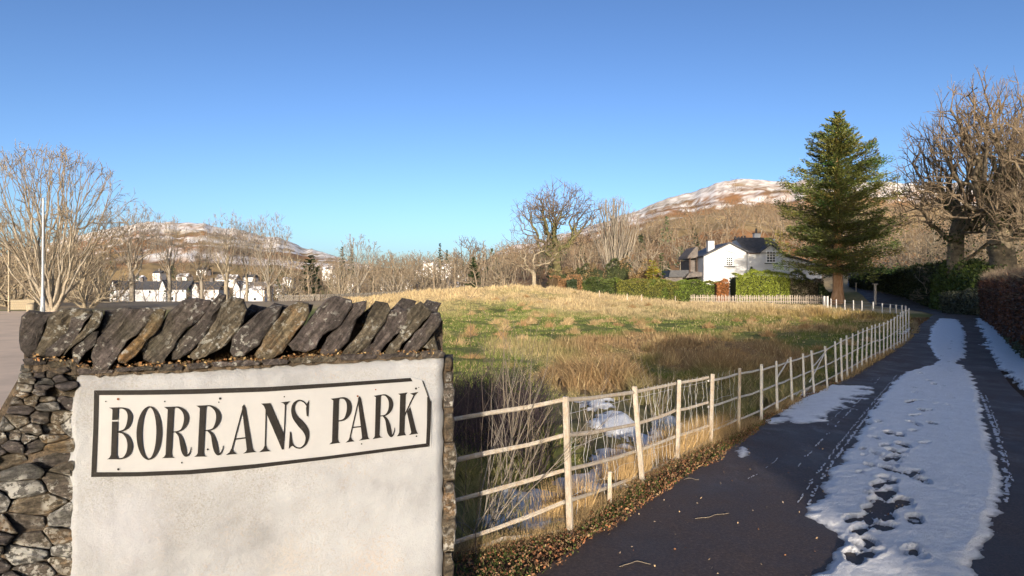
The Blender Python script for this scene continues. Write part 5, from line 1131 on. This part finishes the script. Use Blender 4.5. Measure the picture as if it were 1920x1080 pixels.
prism('wall', [(X(1385, 86), 0), (X(1446, 86), 0), (X(1446, 86), Z(448, 84.5)), (X(1385, 86), Z(448, 84.5))], HY + 4.6, HY + 8.5, M['wall_white'], house)
def chimney(u0, u1, vt, vb, d, pots, mat='wall_white'):
    x0, x1 = X(u0, d), X(u1, d); w_ = x1 - x0
    c_ = boxobj('chimney', ((x0 + x1) / 2, d, (Z(vt, d) + Z(vb, d)) / 2), (w_, w_ * .8, Z(vt, d) - Z(vb, d)), M[mat], house)
    boxobj('chimney_cap', (0, 0, (Z(vt, d) - Z(vb, d)) / 2 + .04), (w_ * 1.18, w_ * .98, .1), M['slate_brown'], c_)
    for k, (pu, pt) in enumerate(pots):
        h = Z(pt, d) - Z(vt, d); tubes('chimney_pot', [(X(pu, d) - (x0 + x1) / 2, 0, (Z(vt, d) - Z(vb, d)) / 2 + .05, X(pu, d) - (x0 + x1) / 2, 0, (Z(vt, d) - Z(vb, d)) / 2 + h, .16, .13)], M['slate'], c_, 8)
chimney(1326, 1338, 452, 480, 82, [(1330, 450), (1334, 450)])
chimney(1376.5, 1399, 451, 460, 88, [(1379, 443), (1385, 443.5), (1391, 443), (1396.5, 442)], 'slate_brown')
chimney(1413, 1424, 438, 452, 85, [(1418, 428.5)])
def window(u0, u1, v0, v1, d, cols, rows, parent, sill=True, mid=True):
    x0, x1 = X(u0, d), X(u1, d); z0, z1 = Z(v1, d), Z(v0, d); w_, h_ = x1 - x0, z1 - z0
    o = boxobj('window', ((x0 + x1) / 2, d - .005, (z0 + z1) / 2), (w_ + .12, .06, h_ + .12), M['frame_w'], parent)
    for i in range(cols):
        for j in range(rows):
            gap = .07; pw = (w_ - gap * (cols + 1)) / cols; ph = (h_ - gap * (rows + 1)) / rows
            boxobj('pane', (-w_ / 2 + gap + pw / 2 + i * (pw + gap), -.032, -h_ / 2 + gap + ph / 2 + j * (ph + gap)), (pw, .012, ph), M['glass'], o)
    if sill: boxobj('sill', (0, -.08, -h_ / 2 - .13), (w_ + .5, .2, .11), M['slate'], o)
window(1361, 1374, 482.5, 498, HY, 3, 4, house); window(1437, 1454, 471, 492, HY, 3, 4, house); window(1366, 1376, 519, 541, HY, 2, 4, house)
tubes('gutter', [(X(1466), HY - .42, Z(477.4), X(1541), HY - .42, Z(498.6), .06, .06)], M['dark_wood'], house, 6)
tubes('gutter', [(X(1399), HY - .2, Z(475.2), X(1424), HY - .2, Z(475.2), .07, .07)], M['dark_wood'], house, 6)
tubes('downpipe', [(X(1402.5), HY - .12, 0.3, X(1402.5), HY - .12, Z(475.5), .05, .05)], M['frame_w'], house, 6)
tubes('downpipe', [(X(1538), HY - .06, 0.3, X(1538), HY - .06, Z(498), .05, .05)], M['frame_w'], house, 6)
# hood mould over the left window and the shaded porch wing
prism('hood_mould', [(X(1359), Z(468.5)), (X(1360), Z(466.5)), (X(1383), Z(476)), (X(1382), Z(477.5))], HY - .12, HY - .005, M['wall_white'], house)
prism('porch', [(X(1304), 0), (X(1319), 0), (X(1319), Z(486)), (X(1304), Z(486))], HY + 3, HY + 7, M['slate_brown'], house)
boxobj('porch_door', (X(1310, 83), HY + 2.9, 3.0), (.75, .1, 2.3), M['glass'], house)
prism('porch_roof', [(X(1299), Z(483)), (X(1320), Z(481)), (X(1320), Z(461)), (X(1316), Z(460)), (X(1301), Z(478))], HY + 2.6, HY + 7.2, M['slate_brown'], house)
prism('porch_roof', [(X(1288), Z(521)), (X(1319), Z(518)), (X(1319), Z(510)), (X(1306), Z(509)), (X(1294), Z(513))], HY + .5, HY + 4, M['slate_brown'], house)
for u in (1303.5, 1317): boxobj('porch_post', (X(u), HY + 2.4, 4.2), (.14, .14, 3.4), M['dark_wood'], house)
o = thing('outbuilding', 'grey slate roofed outbuilding behind the hedge left of the cottage', 'building', (0, 0, 0))
prism('wall', [(X(1255), 0), (X(1292), 0), (X(1292), Z(519)), (X(1255), Z(519))], 82, 86, M['slate_brown'], o)
prism('roof', [(X(1253, 81.8), Z(519)), (X(1295, 81.8), Z(519)), (X(1290, 81.8), Z(505.5)), (X(1257, 81.8), Z(506))], 81.6, 86.3, M['slate'], o)
o = thing('potted_conifer', 'tiny dark conical shrub against the white cottage wall', 'shrub', (X(1398), 78, 0)); rg_ = np.random.RandomState(2)
k = 700; zz = rg_.rand(k); C = np.stack([rg_.normal(size=k) * .45 * (1.1 - zz), rg_.normal(size=k) * .3 * (1.1 - zz), 2.2 + zz * 2.3], 1); quads('foliage', C, .2, M['leaf'], o, np.array([.035, .05, .03]) * (.6 + .8 * rg_.rand(k)[:, None])); tubes('stem', [(0, 0, 0, 0, 0, 3.2, .06, .04)], M['bark_dark'], o, 5)
# ------------------------------------------------------------------ far white houses on the valley floor
def far_house(u0, u1, veave, vridge, vbase, d, label, gable=None, wins=(), snow=.55, wallm='wall_white'):
    x0, x1 = X(u0, d), X(u1, d); zb, ze, zr = min(Z(vbase, d), gz((x0 + x1) / 2, d)) - .5, Z(veave, d), Z(vridge, d); dp = max(6, (zr - ze) * 2.6)
    o = thing('white_house', label, 'house', (0, 0, 0))
    bm = bmesh.new(); addbox(bm, ((x0 + x1) / 2, d + dp / 2, (zb + ze) / 2), (x1 - x0, dp, ze - zb)); bmobj('wall', bm, M[wallm], o)
    rf = M['roof_snow'] if snow > .5 else M['slate']
    prism_pts = [(d - .35, ze - .05), (d + dp / 2, zr), (d + dp + .35, ze - .05)]
    bm = bmesh.new(); a = [bm.verts.new((x0 - .3, y, z)) for y, z in prism_pts]; b_ = [bm.verts.new((x1 + .3, y, z)) for y, z in prism_pts]
    bm.faces.new(a); bm.faces.new(b_[::-1])
    for i in range(3): bm.faces.new((a[i], b_[i], b_[(i + 1) % 3], a[(i + 1) % 3]))
    bmobj('roof', bm, rf, o)
    if gable:
        g0, g1, gv = gable; xa, xb = X(g0, d), X(g1, d)
        prism('gable', [(xa, zb), (xb, zb), (xb, ze), ((xa + xb) / 2, Z(gv, d)), (xa, ze)], d - 1.2, d + dp * .5, M[wallm], o)
        for s_, e_ in ((xa - .25, (xa + xb) / 2), (xb + .25, (xa + xb) / 2)):
            prism('gable_roof', [(s_, ze - .1), (e_, Z(gv, d) + .02), (e_, Z(gv, d) + .28), (s_, ze + .16)], d - 1.5, d + dp * .5, rf, o)
    for (wu, wv, ww, wh) in wins:
        dd = d - 1.2 if gable and gable[0] <= wu <= gable[1] else d
        w_ = boxobj('window', (X(wu, d), dd - .02, Z(wv, d)), (ww / F * d, .05, wh / F * d), M['frame_w'], o); boxobj('pane', (0, -.035, 0), (ww / F * d - .2, .03, wh / F * d - .2), M['glass'], w_)
    boxobj('chimney', ((x0 + x1) / 2, d + dp / 2, zr + .4), (.9, .7, 1.4), M['slate_brown'], o); return o
m, t, b = nodemat('roof_snow'); co = objco(t); n = noise(t, co, .5, 6, .7); t.links.new(ramp(t, n, [(.50, (.10, .09, .085)), (.60, (.75, .75, .77))]), b.inputs['Base Color']); b.inputs['Roughness'].default_value = .8; M['roof_snow'] = m
far_house(211, 297, 543, 527, 565, 205, 'leftmost white house of the terrace with a steep front gable', (210, 222, 527), [(252, 547, 5, 6), (281, 547, 5, 6), (217, 545, 4, 5)], .4)
far_house(302, 349, 543, 526, 566, 200, 'second white house of the terrace with front gable at its left', (302, 315, 526), [(322, 546, 5, 6), (343, 546, 4, 6), (323, 560, 6, 8)], .4)
far_house(364, 410, 543, 527, 566, 198, 'third white house of the terrace just over the dark slates', (364, 376, 531), [(387, 547, 5, 6), (402, 547, 4, 6), (399, 560, 7, 6)], .4)
far_house(440, 496, 544, 528, 568, 196, 'right end white house of the terrace with snowy gable', (440, 452, 528), [(466, 547, 5, 6), (484, 547, 4, 6), (478, 561, 6, 6)], .6)
far_house(286, 300, 512, 507, 522, 330, 'small dark roofed white house on the slope above the terrace', None, [(291, 515, 3, 3)], .4)
far_house(330, 350, 519, 512, 530, 320, 'snowy roofed house on the slope above the second terrace house', None, [(336, 523, 3, 4)], 1)
far_house(404, 440, 524, 514, 536, 300, 'snowy roofed house above the third and fourth terrace houses', None, [(415, 528, 4, 4), (430, 528, 4, 4)], 1)
far_house(500, 530, 540, 532, 556, 240, 'low snowy roofed house right of the white terrace', None, [(512, 545, 4, 4)], 1)
far_house(604, 622, 505, 499, 516, 380, 'small pinkish house under the hill right of the rounded evergreen', None, [(610, 508, 3, 4)], 1)
far_house(687, 706, 541, 536, 549, 300, 'little white outbuilding between the small bare trees', None, [], 1)
far_house(796, 816, 540, 534, 550, 170, 'white bungalow at the left of the field crest', None, [(803, 544, 4, 3)], 1)
far_house(817, 846, 500, 493, 505, 330, 'bright white house under the pointed distant conifer', None, [(824, 502, 3, 2), (838, 502, 3, 2)], 1)
far_house(793, 812, 493, 489, 499, 345, 'snow roofed house left of the bright white one on the knoll', None, [(800, 496, 3, 2)], 1)
far_house(832, 846, 532, 526, 542, 175, 'tan stone house left of the small dark conifer', (832, 845, 524), [], .4, 'slate_brown')
far_house(848, 872, 533, 528, 541, 185, 'low snowy roofed house touching the small dark conifer', None, [], 1)
far_house(905, 930, 507, 500, 514, 300, 'snow roofed white house right of the bare oak on the slope', None, [(915, 510, 3, 3)], 1)
for k, (a_, b_, e_, r_, v_, d_, sn_, lb) in enumerate([(620, 634, 520, 515, 527, 320, 1, 'small white house just right of the pinkish house under the hill'), (650, 664, 532, 527, 540, 260, 1, 'small snow roofed house left of the forked pale trunk'), (712, 726, 528, 523, 536, 250, .4, 'small grey roofed cottage among the low wood left of the field crest'), (760, 780, 530, 524, 538, 230, 1, 'long snow roofed cottage below the knoll'), (776, 790, 510, 505, 517, 300, 1, 'small white house half way up the knoll'), (858, 876, 514, 508, 521, 300, 1, 'white house on the slope above the small dark conifer'), (930, 946, 519, 513, 527, 240, 1, 'small snow roofed house left of the crooked pale trunk'), (240, 262, 522, 516, 530, 300, 1, 'snow roofed house above the leftmost terrace house'), (368, 386, 506, 501, 513, 360, .4, 'tiny grey roofed house highest on the slope below the snowy fell'), (455, 475, 520, 514, 528, 310, .4, 'grey roofed white house above the right end of the terrace'), (530, 546, 524, 519, 531, 300, 1, 'little snow roofed house left of the rounded evergreen')]):
    far_house(a_, b_, e_, r_, v_, d_, lb, None, [((a_ * 2 + b_) / 3, (e_ + v_) / 2, 2.4, 3), ((a_ + b_ * 2) / 3, (e_ + v_) / 2, 2.4, 3)], sn_)
def evergreens():
    rg = np.random.RandomState(21); C = []; cc = []; S_ = []
    for k in range(85):
        u = rg.uniform(190, 1320); d = rg.uniform(130, 420) if u < 880 else rg.uniform(115, 190); x = X(u, d); z = gz(x, d); h = rg.uniform(4, 9); m_ = 90; t_ = rg.rand(m_) ** 1.3
        if rg.rand() < .5 and d < 200: h *= .5
        a = rg.rand(m_) * 6.28; r_ = h * .26 * (1 - t_) * rg.uniform(.6, 1.1, m_) + .2
        C.append(np.stack([x + np.cos(a) * r_, d + np.sin(a) * r_, z + t_ * h], 1)); S_.append(np.full(m_, h * .13)); cc.append(np.array([.05, .065, .028]) * rg.uniform(.6, 1.6) * (.6 + .8 * rg.rand(m_))[:, None])
    stuff(quads('hillside_evergreens', np.concatenate(C), np.concatenate(S_), M['leaf'], None, np.concatenate(cc), .5, 0, rg))
evergreens()
# low drystone field wall on the far side of the field
fw = thing('field_wall', 'low drystone wall running down behind the far left edge of the field', 'wall', (0, 0, 0)); first = None
pts = [(905, 538), (870, 545), (840, 550), (800, 556), (760, 562), (720, 568), (690, 573), (620, 576)]
W_ = [(X(u, d), d) for u, d in zip([915, 870, 820, 770, 720, 670, 600, 520], [100, 98, 94, 90, 87, 84, 80, 78])]
for (xa, ya_), (xb, yb_) in zip(W_[:-1], W_[1:]):
    L_ = math.hypot(xb - xa, yb_ - ya_); k = int(L_ / .62)
    for i in range(k):
        f = (i + .5) / k; x = xa + (xb - xa) * f; y = ya_ + (yb_ - ya_) * f
        for r_ in range(2):
            o = boxobj('stone', (x + random.uniform(-.1, .1), y, gz(x, y) + .25 + r_ * .42), (.58, .4, .40 + random.uniform(-.06, .06)), RM[(i + r_) % 4], fw, math.atan2(yb_ - ya_, xb - xa)) if first is None else bpy.data.objects.new('stone', first.data)
            if first is None: first = o
            else:
                col.objects.link(o); o.parent = fw; o.location = (x + random.uniform(-.1, .1), y, gz(x, y) + .25 + r_ * .42); o.rotation_euler.z = math.atan2(yb_ - ya_, xb - xa); o.scale = (1, 1, random.uniform(.85, 1.15))
# ------------------------------------------------------------------ lamp post, bollard, kerb wall at the car park
M['galv'] = simple('galv', (.24, .265, .29), (.36, .385, .41), 12, .45, .1, .002); M['galv'].node_tree.nodes['Principled BSDF'].inputs['Metallic'].default_value = .3
d = 26.0; lp = thing('lamp_post', 'galvanised steel lamp post in front of the many-stemmed bare tree', 'lamp post', (X(80, d), d, 0)); hh = Z(372, d)
tubes('pole', [(0, 0, 0, 0, 0, 1.35, .085, .085), (0, 0, 1.35, 0, 0, 1.45, .085, .058), (0, 0, 1.45, .03, 0, hh, .055, .038)], M['galv'], lp, 12)
boxobj('inspection_door', (0, -.086, .75), (.09, .012, .5), M['galv'], lp)
tubes('cap', [(.03, 0, hh, .03, 0, hh + .05, .045, .02)], M['galv'], lp, 8)
d = 30; o = thing('bollard', 'short round grey wooden bollard left of the lamp post', 'bollard', (X(57.5, d), d, 0))
tubes('post', [(0, 0, 0, 0, 0, 1.0, .19, .17)], M['bark_grey'], o, 12); tubes('cap', [(0, 0, 1.0, 0, 0, 1.06, .20, .06)], M['bark_grey'], o, 12)
sw = thing('low_stone_wall', 'low pale stone wall at the far edge of the car park', 'wall', (0, 0, 0))
for k in range(14):
    for r_ in range(4):
        d = 50 ; x = X(22 + k * 3.3 + (r_ % 2) * 1.5, d); boxobj('stone', (x, d, gz(x, d) + .12 + r_ * .2), (.14, .4, .19), M['mort_pale'] if 'mort_pale' in M else M.setdefault('mort_pale', simple('mort_pale', (.17, .14, .10), (.28, .24, .17), 3, .9, 0)), sw)
boxobj('thin_pole', (X(17, 45), 45, 2.3), (.11, .11, 4.9), M['bark_grey']); tag(bpy.data.objects['thin_pole'], 'thin grey pole at the far left edge of the car park', 'pole')
# posts by the far lane
for u, vt, d, lb in ((1641, 533, 60, 'small pale marker post with cap at the far bend of the lane'), (1605, 531, 72, 'thin pale post in the shade beside the far lane')):
    x = X(u, d); z = gz(x, d); o = thing('marker_post', lb, 'post', (x, d, z)); hp = max(.5, Z(vt, d) - z)
    boxobj('post', (0, 0, hp / 2), (.16 if u > 1610 else .08, .14, hp), M['picket'], o); boxobj('cap', (0, 0, hp + .03), (.42 if u > 1610 else .12, .3, .06), M['picket'], o)
# short tree guards / posts at the foot of the beech hedge
for i, (u, v) in enumerate([(1903, 650), (1915, 655), (1896, 640)]):
    x, d = gp(u, v); z = gz(x, d); o = boxobj('hedge_stake', (x, d, z + .32), (.09, .09, .7), M['galv'])
    tag(o, ['middle', 'nearest', 'farthest'][i] + ' of the short grey stakes at the foot of the beech hedge', 'stake', 'grey stakes under the beech hedge')
hedge(1868, 1925, 27, 16.2, 628, 640, .5, 'low tangle of green stems under the brown beech hedge', (.10, .11, .05), 2600, seed=21, top_var=.5, name='hedge_bottom', cat='plants', sz=.07)

# ------------------------------------------------------------------ saplings, brambles and dead stems behind the near fence
def stems(u, v, h, n, spread, label, seed, mat='twig_grey', r=.005, name='bare_shrub', lean=0.0, d=None, branch=True, wig=.1):
    rg = random.Random(seed); 
    if d is None: x, y = gp(u, v)
    else: x, y = X(u, d), d
    o = thing(name, label, 'bare shrub', (x, y, gz(x, y))); S = []
    def g(p, dr, L, rr, lv):
        k = 6; q = p
        for i in range(k):
            dr = (dr + Vector((rg.gauss(0, wig), rg.gauss(0, wig), rg.gauss(0, wig * .6)))).normalized(); q2 = q + dr * L / k; r2 = rr * (1 - .7 * (i + 1) / k); S.append((*q, *q2, rr * (1 - .7 * i / k), r2)); q = q2
            if branch and lv < 2 and i > 0 and rg.random() < .75:
                nd = dr + Vector((rg.gauss(0, .4), rg.gauss(0, .4), rg.gauss(.1, .2))); nd.z = max(nd.z, .15); nd = nd.normalized(); g(q, nd, L * rg.uniform(.25, .5), r2 * .7, lv + 1)
    for i in range(n): g(Vector((rg.gauss(0, .04), rg.gauss(0, .04), 0)), Vector((np.clip(rg.gauss(lean, spread), -.6, .5), np.clip(rg.gauss(0, spread), -.25, .6), 1)).normalized(), h * rg.uniform(.6, 1.1), r, 0)
    tubes('stems', S, M[mat], o, 4); return o
stems(880, 905, 1.35, 7, .35, 'pale arching bramble stems right beside the sign wall', 1, r=.007, lean=.35, d=4.5)
stems(905, 960, .55, 8, .45, 'low tangle of white dead stems at the foot of the sign wall', 2, r=.006, lean=.1, d=4.7, wig=.25)
stems(945, 900, 1.5, 6, .16, 'leaning bare sapling behind the first fence bay', 3, 'twig_tan', .008, lean=.30, d=5.3)
stems(990, 850, 1.0, 5, .40, 'bare twiggy shrub left of the first fence post', 4, 'twig_tan', .005, d=6.0)
stems(925, 800, 1.3, 6, .25, 'dark upright dead stems just right of the sign wall', 5, 'twig_dark', .005, d=7.0)
stems(1235, 735, 1.2, 14, .30, 'fan of thin dry stems behind the third fence post', 6, 'twig_tan', .005, d=8.4, branch=False)
stems(1100, 745, .7, 16, .35, 'tussock of dry stems behind the first fence post', 7, 'twig_tan', .005, d=7.4, branch=False)
stems(1150, 900, .55, 10, .16, 'dry rush stems behind the short broken stake', 8, 'twig_tan', .003, d=6.6, branch=False)
for i, (u, v, d) in enumerate([(862, 560, 4.2), (893, 600, 4.0), (905, 640, 4.3), (846, 655, 3.6)]):
    x, y = X(u, d), d; z0 = gz(x, y); zt = Z(v, d); o = thing('dead_stem', ['tall thin dark dead stem rising highest beside the slates', 'second tall thin dead stem right of the sign wall', 'rightmost thin dead stem in front of the grass', 'short thin dead stem nearest the sign wall'][i], 'plant stem', (x, y, z0), 0)
    S = []; px_, pz = 0, 0; n = 8; rg = random.Random(i)
    for k in range(n):
        nx = px_ + rg.uniform(-.02, .02) + .008; nz = (zt - z0) * (k + 1) / n; S.append((px_, 0, pz, nx, 0, nz, .0028 * (1 - k / 12), .0028 * (1 - (k + 1) / 12))); px_, pz = nx, nz
        if k > 2: S.append((nx, 0, nz, nx + rg.uniform(-.10, .10), rg.uniform(-.05, .05), nz + .12, .0018, .001))
    tubes('stem', S, M['twig_dark'], o, 4)
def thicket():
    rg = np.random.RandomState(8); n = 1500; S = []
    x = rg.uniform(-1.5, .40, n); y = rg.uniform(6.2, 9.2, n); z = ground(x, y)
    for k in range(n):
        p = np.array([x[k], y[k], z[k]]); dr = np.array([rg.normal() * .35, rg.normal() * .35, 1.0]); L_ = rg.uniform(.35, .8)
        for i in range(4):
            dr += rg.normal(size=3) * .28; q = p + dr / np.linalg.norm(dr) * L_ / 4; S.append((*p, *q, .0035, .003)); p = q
    tag(tubes('shade_toned_brambles', S, M['bramble'], None, 3), 'bramble thicket behind the fence beside the sign wall, shade put into its dark colour', 'brambles', None, 'stuff')
M['bramble'] = simple('bramble', (.035, .025, .03), (.075, .055, .055), 6, .9, 0); thicket()  # stem colour darkened to stand for the shade lying on the brambles
# dry rush tussocks out in the field
def tussock(n=150):
    pts = []; C = []
    for k in range(n):
        u = random.uniform(860, 1640); v = random.choice([random.uniform(600, 700), random.uniform(565, 640), random.uniform(540, 580)]); x, y = gp(u, v)
        if x > fence_x(y) - .6: continue
        m_ = 90; a = rs.rand(m_) * 6.28; h = (.18 + .3 * random.random()); cc = np.array(random.choice([(.32, .21, .10), (.38, .28, .14), (.26, .20, .09), (.42, .31, .16)])) * (.7 + .5 * rs.rand(m_)[:, None])
        q_ = rs.rand(m_); bx = np.cos(a) * q_ * .20; by = np.sin(a) * q_ * .20; w_ = max(.006, y * .0009); z = gz(x, y)
        V = np.stack([np.stack([x + bx * 1.2 - w_, y + by * 1.2, z - .02 + 0 * a], 1), np.stack([x + bx * 1.2 + w_, y + by * 1.2, z - .02 + 0 * a], 1), np.stack([x + bx * 2 + rs.normal(size=m_) * .09, y + by * 2 + rs.normal(size=m_) * .09, z + h * (1.05 - .7 * q_) * (.5 + .5 * rs.rand(m_))], 1)], 1)
        pts.append(V.reshape(-1, 3)); C.append(np.repeat(cc, 3, axis=0))
    V = np.concatenate(pts); stuff(mesh_np('rush_tussocks', V, np.arange(len(V)).reshape(-1, 3), M['grass'], None, np.concatenate(C)))
tussock()
# twigs lying on the tarmac
for i, (u, v, du) in enumerate([(1335, 976, 36), (1190, 1068, 30), (1295, 905, 14)]):
    x, y = gp(u, v); z = gz(x, y) + .036; L_ = du / F * y; rg = random.Random(i); S = []
    for k in range(14): a, b_ = (k / 14 - .5) * 2 * L_, ((k + 1) / 14 - .5) * 2 * L_; f = lambda t_: .35 * L_ * math.sin(t_ / L_ * (1.6 + i * .7) + i) + .05 * L_ * math.sin(t_ / L_ * 7) ; S.append((a, f(a), 0, b_, f(b_), 0, .003, .003))
    o = tubes('fallen_twig', S, M['twig_tan'], None, 4); o.location = (x, y, z)
    tag(o, ['pale curved twig lying on the dark tarmac in mid apron', 'short pale twig on the tarmac at the bottom of the picture', 'tiny twig on the tarmac beside the leafy verge'][i], 'twig')
n = 170; x = rs.uniform(.2, 3.5, n); y = rs.uniform(3.6, 7, n); l, r = road_lr(y); k = (x > l) & (x < r - 2); x, y = x[k], y[k]
cc = np.array([[.36, .26, .15], [.18, .09, .045], [.30, .24, .17]])[rs.randint(0, 3, len(x))]
stuff(quads('scattered_leaves', np.stack([x, y, ground(x, y) + .037], 1), .012 + .014 * rs.rand(len(x)), M['litter'], None, cc, .6))
